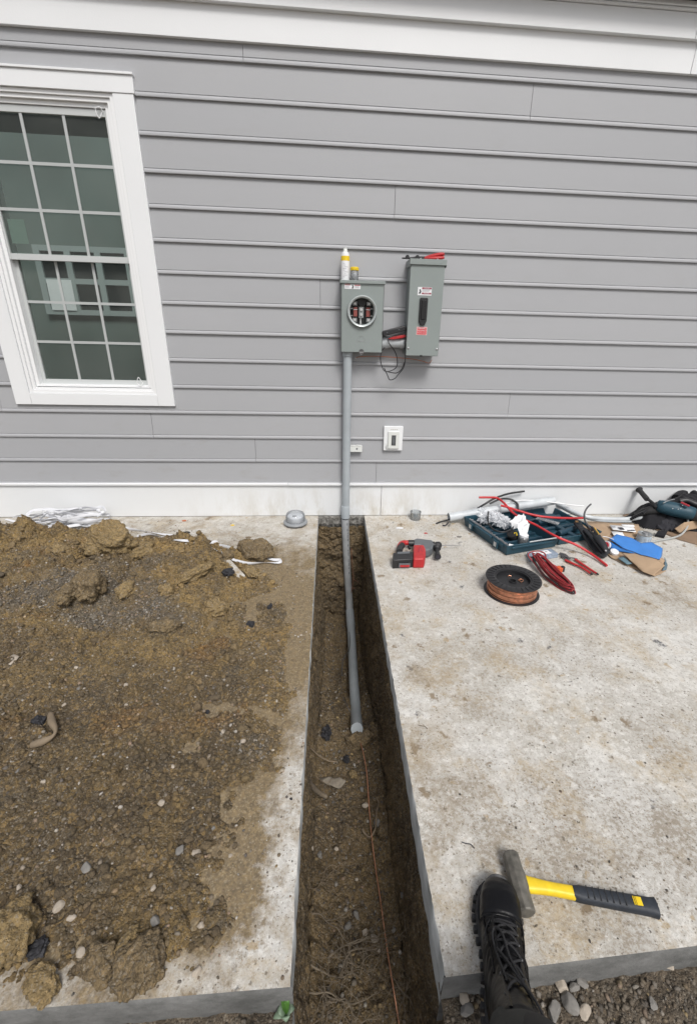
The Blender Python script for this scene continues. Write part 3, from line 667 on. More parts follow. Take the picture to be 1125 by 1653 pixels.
# disconnect switch box
dx0, dx1, dz0, dz1, dy = .508, .728, 1.238, 1.800, -.160
ds = thing('disconnect_box', 'tall grey metal disconnect switch box with black handle and red label', 'switch box', ((dx0+dx1)/2, 0, dz0))
b = MB(); b.box((dx0+.004, dy+.006, dz0+.003), (dx1-.004, -.006, dz1)); b.build('enclosure', m_metal, ds, bevel=.002)
b = MB(); b.box((dx0, dy, dz0), (dx1, dy+.022, dz1-.002)); b.build('cover', m_metal, ds, bevel=.0035)
b = MB(); b.box((dx0-.007, dy-.010, dz1-.001), (dx1+.007, -.006, dz1+.014)); b.box((dx0-.007, dy-.0102, dz1-.018), (dx1+.007, dy-.006, dz1+.002)); b.box((dx0-.0072, dy-.008, dz1-.030), (dx0-.004, -.03, dz1+.002)); b.box((dx1+.004, dy-.008, dz1-.030), (dx1+.0072, -.03, dz1+.002)); b.build('rain_hood', m_metal, ds, bevel=.0015)
b = MB(); hx = .605
T_ = Matrix.Translation((hx, dy-.001, 1.512)) @ Matrix.Rotation(R(90), 4, 'X')
b.prism([(-.026, .078), (-.020, .083), (.020, .083), (.026, .078), (.026, -.055), (.014, -.082), (-.014, -.082), (-.026, -.055)], 0, .012, 0, T_)
ho = b.build('switch_handle', m_black, ds, bevel=.003)
b = MB(); b.prism([(-.017, .070), (.017, .070), (.017, -.048), (-.017, -.048)], .0122, .020, 0, T_, [(-.013, .064), (.013, .064), (.013, -.046), (-.013, -.046)]); b.box((-.019, -.054, .0122), (.019, -.050, .014), 1, T_); b.build('grip', [m_blackm, m_dark], ho, bevel=.002)
b = MB(); b.box((.562, dy-.0012, 1.608), (.652, dy-.0002, 1.656)); l1 = b.build('danger_label', m_label, ds)
b = MB(); b.box((.589, dy-.0018, 1.645), (.650, dy-.0013, 1.6545), 0); b.box((.589, dy-.0018, 1.615), (.650, dy-.0013, 1.6245), 0)
for k in range(3): b.box((.590, dy-.0018, 1.6405-.005*k), (.647-.006*k, dy-.0013, 1.6425-.005*k), 2)
b.prism([(-.008, -.013), (.004, -.015), (.009, -.002), (.003, .013), (-.005, .009), (-.001, .0)], 0, .0006, 1, Matrix.Translation((.576, dy-.0013, 1.632)) @ Matrix.Rotation(R(90), 4, 'X'))
b.build('label_print', [m_maroon, m_ink, m_greyink], l1)
text('DANGER', .0085, m_label, 'lettering', l1, wallT(.620, dy-.0022, 1.6498), w=.036); text('PELIGRO', .0085, m_label, 'lettering', l1, wallT(.620, dy-.0022, 1.6198), w=.038)
b = MB(); b.box((.570, dy-.0012, 1.370), (.640, dy-.0002, 1.420)); l2 = b.build('emergency_label', mat('pink_border', (.75, .55, .55), .5), ds)
b = MB(); b.box((.5735, dy-.0018, 1.3730), (.6365, dy-.0013, 1.4170)); b.build('label_print', mat('bright_red_print', (.60, .05, .06), .5), l2)
text('EMERGENCY', .013, m_label, 'lettering', l2, wallT(.605, dy-.0022, 1.4105), w=.058); text('DISCONNECT', .013, m_label, 'lettering', l2, wallT(.605, dy-.0022, 1.3965), w=.058); text('SERVICE DISCONNECT', .007, m_label, 'lettering', l2, wallT(.605, dy-.0022, 1.3825), w=.056)
for sx, sz in ((dx0+.014, 1.286), (dx1-.012, 1.283)):
    b = MB(); b.lathe([(.007, 0), (.007, .002), (.005, .004), (0.0005, .0045)], (sx, dy, sz), (0, -1, 0), 16); b.build('screw', m_steel, ds, smooth=50)
b = MB(); b.box((.603, dy-.002, dz0-.004), (.620, dy+.01, dz0+.006)); b.build('hasp', m_black, ds)

# conduit nipple between boxes
b = MB(); b.cyl((mx1, -.062, 1.315), (dx0+.004, -.062, 1.318), .034, n=28); b.lathe([(.0345, 0), (.040, .001), (.040, .045), (.0345, .046)], (.350, -.062, 1.315), (1, 0, 0), 28); b.lathe([(.0345, 0), (.039, .001), (.039, .022), (.0345, .023)], (.482, -.062, 1.3175), (1, 0, 0), 28)
tag(b.build('conduit_nipple', m_pvc_lt, smooth=40), 'short light grey pipe coupling joining the two metal boxes', 'pipe coupling')
# black tester case lying on the nipple
tc_ = thing('voltage_tester', 'flat black tester lying tilted on the coupling between the metal boxes', 'tester', (.43, -.10, 1.36))
T_ = Matrix.Translation((.428, -.085, 1.392)) @ Matrix.Rotation(R(-15), 4, 'Y')
b = MB(); b.box((-.083, -.045, -.018), (.078, .04, .014), 0, T_); b.build('body', m_black, tc_, bevel=.005)
for x_ in (.03, -.05): b = MB(); b.cyl((x_, -.046, 0), (x_, -.048, 0), .004, n=10, T=T_); b.build('screw', m_grey, tc_)
T2 = Matrix.Translation((.452, -.10, 1.352)) @ Matrix.Rotation(R(-8), 4, 'Y')
b = MB(); b.prism([(-.065, -.004), (-.03, -.012), (.05, -.010), (.06, .0), (.05, .010), (-.03, .006)], -.012, .012, 0, T2 @ Matrix.Rotation(R(90), 4, 'X')); b.build('red_grip', m_red, tc_, bevel=.003)
b = MB(); yy = -.115
pts = [(548,553),(558,563),(566,580),(559,588),(551,592)]
def wl(L, y=-.115): return [W(x, y_, y) for x, y_ in L]
# black test lead hanging in loops
L1 = [(625,548),(629,556),(637,567),(641,580),(640,592),(632,598),(621,599),(616,590),(614,578),(616,567),(621,561)]
L2 = [(653,548),(654,562),(654,580),(651,594),(643,604),(637,611),(629,613),(625,605),(620,594)]
L3 = [(621,599),(630,601),(640,602),(648,596),(653,584)]
for q in (L1, L2, L3): b.tube(wl(q), .0032, 6)
tag(b.build('test_lead', m_black, smooth=60), 'thin black wire hanging in loops below the coupling between the boxes', 'wire')
b = MB(); b.tube(wl([(573,578),(580,576),(600,575),(625,576),(650,578),(668,580),(682,583),(692,586),(697,581)], -.03), .0022, 6); b.blob(W(574, 578, -.03), (.006, .004, .004), 3, 1, .1, mi=1)
tag(b.build('ground_wire', [m_orangew, m_label], smooth=60), 'thin orange copper wire running along siding below the two boxes', 'wire')

# things on top of the boxes
def canister(): 
    t_ = thing('spray_can', 'white caulk canister with yellow band standing on the meter socket', 'canister', (.098, -.07, mz1+.004))
    z = mz1+.004; c = (.099, -.072, z)
    b = MB(); b.lathe([(.0265, 0), (.027, .004), (.027, .140), (.022, .158), (.014, .163)], c, n=28); b.build('body', m_label, t_, smooth=40)
    b = MB(); b.lathe([(.0275, .112), (.0275, .139)], c, n=28, cap=False); b.build('yellow_band', m_yellow, t_, smooth=60)
    b = MB(); b.lathe([(.014, .163), (.014, .174), (.011, .178), (.0115, .185), (.005, .187)], c, n=20); b.build('cap', m_ivory, t_, smooth=40)
    b = MB()
    r_ = random.Random(3)
    for k in range(9):
        a0 = -R(90)+r_.uniform(-.7, .4); z_ = z+.02+k*.0095
        for j in range(r_.randint(1, 4)):
            a1 = a0+j*.22; b.box((-.0022, -.0003, -.0012), (.0022, .0003, .0018), 0, Matrix.Translation((c[0]+.0272*math.cos(a1), c[1]+.0272*math.sin(a1), z_)) @ Matrix.Rotation(a1+R(90), 4, 'Z'))
    b.build('label_print', m_greyink, t_)
    t_ = thing('glue_jar', 'small clear jar with yellow lid beside the canister on the meter socket', 'jar', (.158, -.075, z))
    c = (.159, -.078, z)
    b = MB(); b.lathe([(.024, 0), (.025, .006), (.025, .055), (.021, .062)], c, n=24); b.build('body', m_clear, t_, smooth=40)
    b = MB(); b.lathe([(.027, .060), (.0275, .062), (.0275, .076), (.024, .079)], c, n=24); b.build('lid', m_yellow, t_, smooth=40)
    b = MB(); b.blob((c[0]+.004, c[1]-.002, z+.030), (.018, .018, .026), 4, 2, .3); b.blob((c[0]-.008, c[1], z+.013), (.014, .014, .011), 9, 2, .3, mi=1); b.build('contents', [m_label, m_grey], t_, smooth=60)
canister()
pl = thing('cable_cutters', 'cable cutters with red handles lying across the top of the disconnect box', 'cutters', (.62, -.10, dz1+.014))
zt = dz1+.014
b = MB(); b.tube([(.60, -.09, zt+.012), (.65, -.10, zt+.024), (.70, -.11, zt+.034), (.725, -.12, zt+.036)], lambda u: .010+.006*math.sin(u*3), 10, flat=.8); b.build('handle', m_red, pl, smooth=60)
b = MB(); b.tube([(.60, -.11, zt+.010), (.65, -.125, zt+.010), (.70, -.13, zt+.013), (.722, -.128, zt+.015)], lambda u: .008+.005*math.sin(u*3), 10, flat=.8); b.build('handle', m_red, pl, smooth=60)
b = MB(); b.tube([(.455, -.13, zt+.004), (.50, -.12, zt+.006), (.55, -.11, zt+.012), (.605, -.10, zt+.014)], lambda u: .006+.006*u, 8, flat=.7); b.cyl((.488, -.118, zt+.012), (.488, -.135, zt+.012), .012, n=12); b.cyl((.553, -.10, zt+.014), (.553, -.125, zt+.014), .012, n=14); b.build('jaw', m_black, pl, smooth=50)
for x_, y_, z_ in ((.575, -.118, .006), (.678, -.14, .003)): b = MB(); b.cyl((x_, y_, zt+z_), (x_, y_-.008, zt+z_), .0045, n=10); b.build('rivet', m_steel, pl)

# vertical conduit, elbow, lower pipe
cx = .116
cdt = thing('conduit', 'grey plastic electrical conduit running down the wall into the trench', 'conduit', (cx, -.07, 0))
b = MB(); b.cyl((.1165, -.062, .055), (.120, -.062, 1.235), .0301, n=28); b.lathe([(.0302, 0), (.036, .001), (.036, .03), (.0302, .031)], (.120, -.062, 1.221), (0, 0, 1), 28); b.build('riser', m_pvc, cdt, smooth=40)
b = MB(); b.lathe([(.0305, .0), (.0345, .001), (.0345, .098), (.0325, .103), (.0300, .104)], (.1145, -.063, .006), (0, 0, 1), 28); b.build('coupling', m_pvc, cdt, smooth=40)
def PG(px, py, z): return G(px, py, z)
path = [W(557, 838, -.064), W(558.5, 880, -.066), W(561, 930, -.068), W(563, 958, -.085), W(564.5, 986, -.14)]
b = MB(); b.tube(path, .0300, 24, 8); b.build('buried_riser', mat('printed_pvc', (.35, .365, .375), .5, var=.15, vscale=14, bump=.0004, bscale=60), cdt, smooth=60)
b = MB(); a = W(564.5, 986, -.14); q = W(566.5, 1012, -.32)
b.cyl(a, q, .0355, n=28); b.cyl(q, q+(q-a).normalized()*.012, .0355, .0305, n=28); b.build('coupling', m_pvc, cdt, smooth=40)
end = G(576, 1178, -.57)
b = MB(); mid = [W(568.5, 1050, -.62), W(571, 1100, -1.02), W(574, 1145, -1.30)]; b.tube([q-(q-a)*.2]+mid+[(end.x, end.y, end.z+.006)], .0320, 28, 8, cap=True); b.build('lower_pipe', [m_pvc, m_dark], cdt, smooth=60)
# printed text marks running down the pipe
b = MB(); r_ = random.Random(9)
PP = catmull(path, 8)
z = -.03
while z > -.52:
    L_ = r_.choice([.012, .02, .03]); k = min(range(len(PP)), key=lambda i: abs(PP[i].z-z)); x = PP[k].x+.016; y = PP[k].y-.0262
    b.box((x-.0022, y-.0012, z-L_), (x+.0022, y+.0040, z)); z -= L_+r_.choice([.006, .012, .03])
tag(b.build('printed_marks', m_ink, cdt), kind='stuff')
b = MB(); b.box((.0, -.1045, -.004), (.008, -.095, .004), 0, Matrix.Translation((.123, 0.011, .10))); b.build('rust_spot', mat('rust', (.20, .12, .06), .8), cdt)
ck = MB(); ck.box((.144, -.050, .538), (.236, -.022, .582)); ck.box((.150, -.052, .5825), (.232, -.022, .586)); ck.cyl((.196, -.050, .562), (.196, -.0515, .562), .007, n=12, mi=1); ck.cyl((.196, -.045, .587), (.196, -.045, .592), .006, n=12)
tag(ck.build('conduit_clip', [m_ivory, m_grey], bevel=.002), 'small white block screwed to siding beside the conduit', 'bracket')

ot = thing('hose_outlet', 'white square wall plate with a narrow recessed slot low on siding', 'wall plate', (.466, -.02, .546))
b = MB(); b.box((.397, -.034, .546), (.540, -.010, .730)); b.build('mounting_block', m_white, ot, bevel=.003)
b = MB(); b.box((.428, -.046, .562), (.513, -.0342, .694)); pb = b.build('cover_plate', m_ivory, ot, bevel=.004)
b = MB(); b.box((.455, -.0475, .589), (.487, -.0462, .666)); b.box((.464, -.0482, .597), (.480, -.0476, .655), 1); b.cyl((.472, -.0483, .607), (.472, -.0492, .607), .004, n=10); b.cyl((.472, -.0483, .646), (.472, -.0492, .646), .004, n=10); b.build('slot', [m_dark, m_grey], pb)
b = MB()
for k in range(4): b.box((.447+.014*k, -.0352, .703), (.456+.014*k, -.0342, .710))
b.build('embossed_mark', mat('faint_mark', (.5, .49, .46), .5), ot)
b = MB(); b.tube([(.424, -.040, .60), (.418, -.042, .585), (.422, -.042, .568), (.430, -.04, .563)], .0035, 8); b.build('hinge', m_ivory, ot, smooth=60)

# ================================================================== GROUND, SLABS, TRENCH
rsl = np.random.RandomState(4)
def slab(name, mtl, x0, x1, side):
    # one concrete slab: top sheet, cut face by the trench, front face, with small chips in the arrises
    b = MB(); N = 220
    ys = [.02+(FY-.02)*(i/N) for i in range(N+1)]
    ex = x1 if side < 0 else x0
    def th(y): 
        u = min(1, max(0, (y+1.2)/(FY+1.2)))
        return .095+.085*u*u + .02*u*math.sin(y*9)*noise.noise(Vector((y*7, 1, 0)))+ .014*noise.noise(Vector((y*22, 3, 0)))
    def chip(y): 
        return max(0, noise.noise(Vector((y*38, side, 2))))*.006+max(0, noise.noise(Vector((y*9, side, 7)))-.25)*.012*min(1, max(.2, (-y-1.2)))
    V = []; F = []; Mi = []
    far = x0 if side < 0 else x1
    fyx = lambda x: FY if side < 0 else FY-.006+.030*(x-TX1)
    for y in ys:
        c = chip(y); s = -side       # into the trench
        inx = ex-s*c*(1)             # top arris pulled back
        und = ex+s*.004*noise.noise(Vector((y*15, 9, 0)))
        u_ = (y-.02)/(FY-.02); V += [(far, .02+(fyx(far)-.02)*u_, 0), (inx, .02+(fyx(inx)-.02)*u_, 0), (und, y, -c*.9-.0015), (und+s*.002, y, -th(y)*.5), (und-s*.004, y, -th(y))]
    for i in range(N):
        k = i*5
        for j in range(4):
            q = (k+j, k+j+1, k+5+j+1, k+5+j) if side > 0 else (k+5+j, k+5+j+1, k+j+1, k+j)
            F.append(q); Mi.append(0 if j == 0 else 1)
    b.add(V, F); b.m = Mi
    # front face with a slightly ragged arris
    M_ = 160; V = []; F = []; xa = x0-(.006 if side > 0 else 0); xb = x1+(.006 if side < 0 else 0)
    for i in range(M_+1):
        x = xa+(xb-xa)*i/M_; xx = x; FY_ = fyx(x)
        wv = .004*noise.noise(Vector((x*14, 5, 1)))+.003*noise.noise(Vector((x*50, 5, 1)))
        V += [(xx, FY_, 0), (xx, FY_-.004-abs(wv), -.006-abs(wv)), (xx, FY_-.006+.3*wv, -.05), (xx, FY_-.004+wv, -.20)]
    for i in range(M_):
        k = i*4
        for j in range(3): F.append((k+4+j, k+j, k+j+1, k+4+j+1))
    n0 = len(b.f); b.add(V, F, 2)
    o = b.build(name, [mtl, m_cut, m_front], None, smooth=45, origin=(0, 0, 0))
    sm = np.array(b.m) != 0; o.data.polygons.foreach_set('use_smooth', sm); o.data.update(); return tag(o, kind='structure')
slabL = slab('concrete_slab', m_slabL, -9.0, TX0, -1)
slabR = slab('concrete_path', m_slabR, TX1, 9.0, 1)
# slab strip left under the wall at the trench head, broken face
b = MB(); N = 40
V = []; F = []
for i in range(N+1):
    x = TX0-.002+(TX1-TX0+.004)*i/N
    for j, z in enumerate((0, -.004, -.03, -.06, -.10)):
        d = .014*noise.noise(Vector((x*26, z*40, 3)))+.012*noise.noise(Vector((x*60, z*70, 8)))
        V.append((x, (-.030 if j else -.026)-abs(d)*1.2+(.0 if j < 4 else .02), z))
    V.append((x, .02, 0))
for i in range(N):
    k = i*6
    F.append((k+5, k, k+6, k+11))
    for j in range(4): F.append((k+j, k+j+1, k+6+j+1, k+6+j))
b.add([], []); b.v += [Vector(v) for v in V]; b.f += F; b.m += [0]*len(F)
tag(b.build('slab_end', m_broken, origin=(0,0,0)), kind='structure')

# trench: walls and floor as one rough sheet following a U-shaped section
def floor_z(y):
    u = np.clip((y+1.52)/.92, 0, 1); return -.628-.28*(u*u*(3-2*u))
ys = np.concatenate([np.arange(-6.0, -3.2, .03), np.arange(-3.2, -.022, .006)]); S = np.concatenate([np.linspace(0, 1, 70), np.linspace(1, 2, 64)[1:], np.linspace(2, 3, 70)[1:]])
YY, SS = np.meshgrid(ys, S, indexing='ij')
top = np.where(YY > FY, -.085, -.088)
fz = floor_z(YY)
wl_ = np.clip(SS, 0, 1); wr_ = np.clip(SS-2, 0, 1); mid = np.clip(SS-1, 0, 1)
fw_ = .012*np.clip((YY+1.6)/1.2, 0, 1)
xl = TX0-.012+(.030+fw_*2.6)*wl_**1.6; xr = TX1+.010-(.030+fw_*2)*((1-wr_)**1.6)
X = np.where(SS <= 1, xl, np.where(SS >= 2, xr, (TX0+.018+fw_*2.6)*(1-mid)+(TX1-.020-fw_*2)*mid))
Z = np.where(SS <= 1, top+(fz-top)*wl_, np.where(SS >= 2, fz+(top-fz)*wr_, fz))
pz = np.interp(YY, [-1.50, -1.30, -1.02, -.62, -.32, -.14, .1], [-.575, -.615, W(571, 1100, -1.02).z, W(568.5, 1050, -.62).z, W(566.5, 1012, -.32).z, W(564.5, 986, -.14).z-.02, -.80])
pipe_floor = np.where(YY > -1.53, np.minimum(fz, pz-.100), fz)
Z = np.where(SS <= 1, top+(pipe_floor-top)*wl_, np.where(SS >= 2, pipe_floor+(top-pipe_floor)*wr_, pipe_floor))
rd = .035*((mid < .5)*(np.clip(1-mid*5, 0, 1))+(mid >= .5)*np.clip(1-(1-mid)*5, 0, 1))
Z = np.where((SS > 1) & (SS < 2), Z+rd*.9, Z)
nzw = (fbm(YY*1.0, Z*1.0+SS*.02, 9, 5, 3)-.5)*.050+(fbm(YY, Z, 45, 3, 7)-.5)*.020+.026*lumps(YY, Z, 16, 6, .3)+.012*lumps(YY, Z, 42, 7, .2)
nzf = (fbm(YY, X, 10, 5, 13)-.5)*.070+(fbm(YY, X, 40, 3, 17)-.5)*.024+.022*lumps(YY, X, 20, 8, .4)+.009*lumps(YY, X, 50, 9, .2)
edge = np.clip(wl_*6, 0, 1)*np.clip((1-wr_)*6, 0, 1)
X = X+np.where(SS <= 1, -nzw, np.where(SS >= 2, nzw, 0))*edge
Z = Z+np.where((SS > 1) & (SS < 2), nzf, nzf*np.where(SS <= 1, wl_**4, (1-wr_)**4)*(1))
Vt = np.stack([X, YY, Z], 2).reshape(-1, 3); nb_ = len(S); I = np.arange(len(ys)*nb_).reshape(len(ys), nb_)
F = np.stack([I[:-1, :-1], I[:-1, 1:], I[1:, 1:], I[1:, :-1]], 2).reshape(-1, 4)[:, ::-1]
tag(npmesh('trench', Vt, F, m_trench), kind='structure')
TZ = Z; 
def tfloor(x, y):
    i = int(np.clip(np.searchsorted(ys, y), 0, len(ys)-1)); row = (S > 1) & (S < 2)
    xs_ = X[i][row]; zz = Z[i][row]; k = int(np.argmin(abs(xs_-x))); return float(zz[k])
# far end wall of the trench
xs = np.linspace(TX0-.03, TX1+.03, 70); zs = np.linspace(-.08, -.95, 130); XX, ZZ = np.meshgrid(xs, zs, indexing='ij')
Yw = -.035+(ZZ+.08)*.02-(fbm(XX, ZZ, 10, 5, 23)-.5)*.07-(fbm(XX, ZZ, 42, 3, 29)-.5)*.02-.022*lumps(XX, ZZ, 20, 4, .3)-.008*lumps(XX, ZZ, 50, 5, .2)
I = np.arange(XX.size).reshape(XX.shape); F = np.stack([I[:-1, :-1], I[:-1, 1:], I[1:, 1:], I[1:, :-1]], 2).reshape(-1, 4)[:, ::-1]
tag(npmesh('trench_end', np.stack([XX, Yw, ZZ], 2).reshape(-1, 3), F, m_trench), kind='structure')
# dark groove/root line under the left slab
# open ground in front of the slabs, reaching the horizon
def gsheet(name, x0, x1, y0, y1, step, zf):
    xs = np.arange(x0, x1+step*.5, step); ys_ = np.arange(y0, y1+step*.5, step); xs[-1] = x1; ys_[-1] = y1
    A_, B_ = np.meshgrid(xs, ys_, indexing='ij'); Zg = zf(A_, B_)
    I = np.arange(A_.size).reshape(A_.shape); F = np.stack([I[:-1, :-1], I[1:, :-1], I[1:, 1:], I[:-1, 1:]], 2).reshape(-1, 4)
    return tag(npmesh(name, np.stack([A_, B_, Zg], 2).reshape(-1, 3), F, m_ground), kind='structure')
def gz(x, y): return -.094+(fbm(x, y, 9, 4, 31)-.5)*.030+(fbm(x, y, 40, 3, 33)-.5)*.012+.010*lumps(x, y, 34, 5, .2)+.006*lumps(x, y, 80, 6, .1)
gsheet('ground', TX1-.004, 1.6, -4.0, FY+.02, .009, gz)
gsheet('ground', -1.6, TX0+.004, -4.0, FY+.02, .009, gz)
b = MB()
for x0_, x1_, y0_, y1_ in ((-60, -1.59, -60, FY+.02), (1.59, 60, -60, FY+.02), (-1.6, TX0-.01, -60, -3.99), (TX1+.01, 1.6, -60, -3.99), (TX0-.012, TX1+.012, -60, -5.99), (-60, -8.99, FY+.02, 60), (8.99, 60, FY+.02, 60), (-9, 9, .13, 60)):
    b.add([(x0_, y0_, -.094), (x1_, y0_, -.094), (x1_, y1_, -.094), (x0_, y1_, -.094)], [(0, 1, 2, 3)])
tag(b.build('ground', m_ground, origin=(0, 0, 0)), kind='structure')

# ---- soil heap on the left slab
hp_px = [(-260,905),(-60,868),(30,866),(110,862),(200,866),(300,872),(360,884),(410,905),(450,940),(478,1000),(486,1080),(482,1160),(466,1250),(440,1330),(412,1400),(397,1480),(388,1560),(330,1592),(240,1600),(150,1612),(60,1630),(-100,1650),(-700,1640)]
hpoly = [tuple(G(x, y)[:2]) for x, y in hp_px]
HP = hpoly
def heap_h(X, Y, D):
    left = np.clip((-.35-X)/1.3, 0, 1)
    back = np.clip((Y+2.75)/2.1, 0, 1)
    cap = .028+.055*left+.075*back*np.clip((-.25-X)/.5, 0, 1)
    Dn = D+(fbm(X, Y, 5, 4, 41)-.5)*.13+(fbm(X, Y, 22, 3, 42)-.5)*.05
    h = -.010+cap*(1-np.exp(-np.clip(Dn, -1, 9)*(3.4+5*back)))
    h = np.where(Dn < 0, -.012+Dn*.4, h)
    k = np.clip(Dn*8, 0, 1); big = .35+.85*back*np.clip(1.3-np.abs(Y+.75)*1.2, .1, 1)
    h = h+k*((fbm(X, Y, 3.2, 3, 45)-.5)*(.04+.06*left*back+.05*back))
    wx = X+.03*(fbm(X, Y, 14, 2, 77)-.5); wy = Y+.03*(fbm(X, Y, 14, 2, 79)-.5)
    crest = np.exp(-((Y+.66-.12*np.sin(X*4))**2/.02))*np.clip((-.35-X)*4, 0, 1)
    h = h+k*crest*(.004+.055*lumps(wx, wy, 9, 12, .2, 1.2)+.030*lumps(wx, wy, 17, 13, .2, 1.2))
    h = h-k*.045*np.clip(1-np.abs(fbm(X, Y, 2.6, 2, 58)-.5)*9, 0, 1)*(.3+back)
    h = h+k*.050*big*lumps(wx, wy, 11, 1, .45, 1.5)+k*.030*(.4+.6*big)*lumps(wx, wy, 24, 2, .35, 1.6)
    gm = np.clip(fbm(X, Y, 4, 3, 66)*3-1.0, .1, 1.2)
    h = h+k*gm*.0110*lumps(X, Y, 52, 3, .35, 1.6)+(.3+.7*k)*(.35+.65*gm)*.0060*lumps(X, Y, 105, 4, .2, 1.4)
    h = h+k*(fbm(X, Y, 34, 4, 57)-.5)*.022
    return np.where(Y < FY+.004, -1, h)
def heap_zone(V):
    x, y = V[:, 0], V[:, 1]; n1 = fbm(x, y, 6, 5, 91)
    g = np.exp(-(((x+1.25)+.45*(y+1.2))**2/.22+((y+1.25)-.1*(x+1.25))**2/.10))*1.3+np.exp(-((x+1.9)**2/.2+(y+2.3)**2/.3))*.5
    g = np.clip(g+(n1-.5)*2.2-.25, 0, .9)
    o = np.exp(-((y+.68)**2/.035))*.75+np.exp(-((x+.55)**2/.06+(y+1.1)**2/.16))*.8+np.exp(-((x+.42)**2/.03+(y+2.0)**2/.4))*.35
    o = o+.55*np.exp(-(np.clip(polydist(x, y, HP), 0, 9)/.07)**2)*(x > -1.2)
    o = np.clip(o+(fbm(x, y, 9, 5, 95)-.5)*2.4-.15, 0, .9)
    r = np.clip(np.exp(-((x+1.12)**2/.02+(y+2.62)**2/.015))*1.2+np.clip(fbm(x, y, 5, 4, 99)*5-3.35, 0, .8)+(fbm(x, y, 20, 3, 97)-.5)*.4, 0, .85)
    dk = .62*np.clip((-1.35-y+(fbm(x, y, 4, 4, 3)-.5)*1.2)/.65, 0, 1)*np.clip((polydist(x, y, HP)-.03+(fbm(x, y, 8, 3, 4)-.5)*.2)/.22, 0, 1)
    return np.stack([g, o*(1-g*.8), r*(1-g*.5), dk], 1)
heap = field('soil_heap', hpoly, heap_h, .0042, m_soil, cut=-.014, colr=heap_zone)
tag(heap, 'long heap of brown and yellow dug soil spread over the left slab', 'soil heap')
heap['kind'] = 'stuff'
def hz(x, y):
    X = np.array([[x]]); Y = np.array([[y]]); return float(heap_h(X, Y, polydist(X, Y, HP))[0, 0])
# loose stones in the heap
rs = np.random.RandomState(21)
def scat(n, px0, px1, py0, py1, size, power=2.2):
    P = []
    u = rs.rand(n*3, 2)
    return u
def heap_pts(n, w=None):
    lo = np.array(HP).min(0); hi = np.array(HP).max(0); lo[0] = max(lo[0], -2.3)
    X = rs.uniform(lo[0], hi[0], n*4); Y = rs.uniform(lo[1], hi[1], n*4)
    D = polydist(X, Y, HP); H = heap_h(X, Y, D); ok = H > -.002
    if w is not None: ok &= rs.rand(len(X)) < w(X, Y)
    X, Y, H = X[ok][:n], Y[ok][:n], H[ok][:n]; return np.stack([X, Y, H], 1)
def sz(n, a, b, p=3): return a+(b-a)*rs.rand(n)**p
patch = lambda X, Y: np.clip(fbm(X, Y, 2.3, 3, 71)*3.2-1.2+.9*np.exp(-((X+1.3)**2/.5+(Y+1.25)**2/.14)), .06, 1)
SOILP = [(.15,.115,.07),(.26,.19,.095),(.09,.073,.052),(.30,.22,.10),(.17,.145,.11)]
def zcol(P):
    z = heap_zone(P); b0 = np.array([.22, .165, .095]); c = b0[None]*np.ones((len(P), 1))
    dk = z[:, 3:4]; c = c*(1-dk)+np.array([.11, .083, .054])[None]*dk
    for k, q in enumerate(((.19, .175, .15), (.42, .285, .11), (.36, .19, .055))): c = c*(1-z[:, k:k+1])+np.array(q)[None]*z[:, k:k+1]
    return c, z
def gdens(X, Y):
    z = heap_zone(np.stack([X, Y], 1)); return np.clip(.22+z[:, 0]*1.3-z[:, 1]*.35, .05, 1)
P = heap_pts(13000, gdens); c_, z_ = zcol(P); q = pebbles('gravel', P, sz(len(P), .0022, .0085, 3.2), 1, sub=0, pal=PAL, cc=(c_, rs.uniform(.1, .8, len(P)))); tag(q, 'loose grey and tan gravel mixed through the soil heap', 'gravel', kind='stuff')
P = heap_pts(15000); c_, z_ = zcol(P); q = pebbles('soil_crumbs', P, sz(len(P), .002, .011, 4.0), 2, sub=0, pal=SOILP, mtl=m_crumb, sink=.2, cc=(c_, rs.uniform(.5, 1, len(P)))); tag(q, 'crumbs of brown soil scattered over the heap', 'soil crumbs', kind='stuff')
# middle sized crumbly lumps, many more on the steep upper slope
P = heap_pts(1300, lambda X, Y: np.clip(.12+np.exp(-((Y+.72)**2/.04))+.5*np.exp(-((X+.45)**2/.03)), 0, 1)); c_, z_ = zcol(P)
q = pebbles('soil_lumps', P, sz(len(P), .007, .020, 2.6), 12, sub=2, pal=SOILP, mtl=m_crumb, sink=.25, cc=(c_, np.full(len(P), .85)), rough=.34); tag(q, 'fist sized crumbly lumps of soil lying over the heap', 'soil lumps', kind='stuff')
# grit and dust on the slabs
def slab_pts(n, x0, x1, y0, y1, dens=None):
    X = rs.uniform(x0, x1, n*2); Y = rs.uniform(y0, y1, n*2)
    if dens is not None: ok = rs.rand(len(X)) < dens(X, Y); X, Y = X[ok], Y[ok]
    X, Y = X[:n], Y[:n]; return np.stack([X, Y, np.zeros(len(X))], 1)
P = slab_pts(9000, -2.4, TX0-.004, FY+.01, -.02, lambda X, Y: np.clip(1.1-np.abs(polydist(X, Y, HP)+.05)*4, .04, 1)*(polydist(X, Y, HP) < .12)*np.clip(fbm(X, Y, 7, 3, 88)*3-.9, .1, 1))
q = pebbles('slab_grit', P, sz(len(P), .0012, .006, 3), 3, sub=0, pal=np.concatenate([SOILP, PAL])); tag(q, 'grit and crumbs scattered on the left slab around the heap', 'grit', kind='stuff')
P = slab_pts(2600, TX1+.005, 2.6, FY+.01, -.02, lambda X, Y: np.clip(fbm(X, Y, 2.5, 4, 81)*2.4-.85, .03, 1))
q = pebbles('slab_grit', P, sz(len(P), .001, .0042, 3.5), 4, sub=0, pal=np.concatenate([SOILP, PAL, PAL*.4])); tag(q, 'small grit and dark flecks scattered over the right slab', 'grit', kind='stuff')
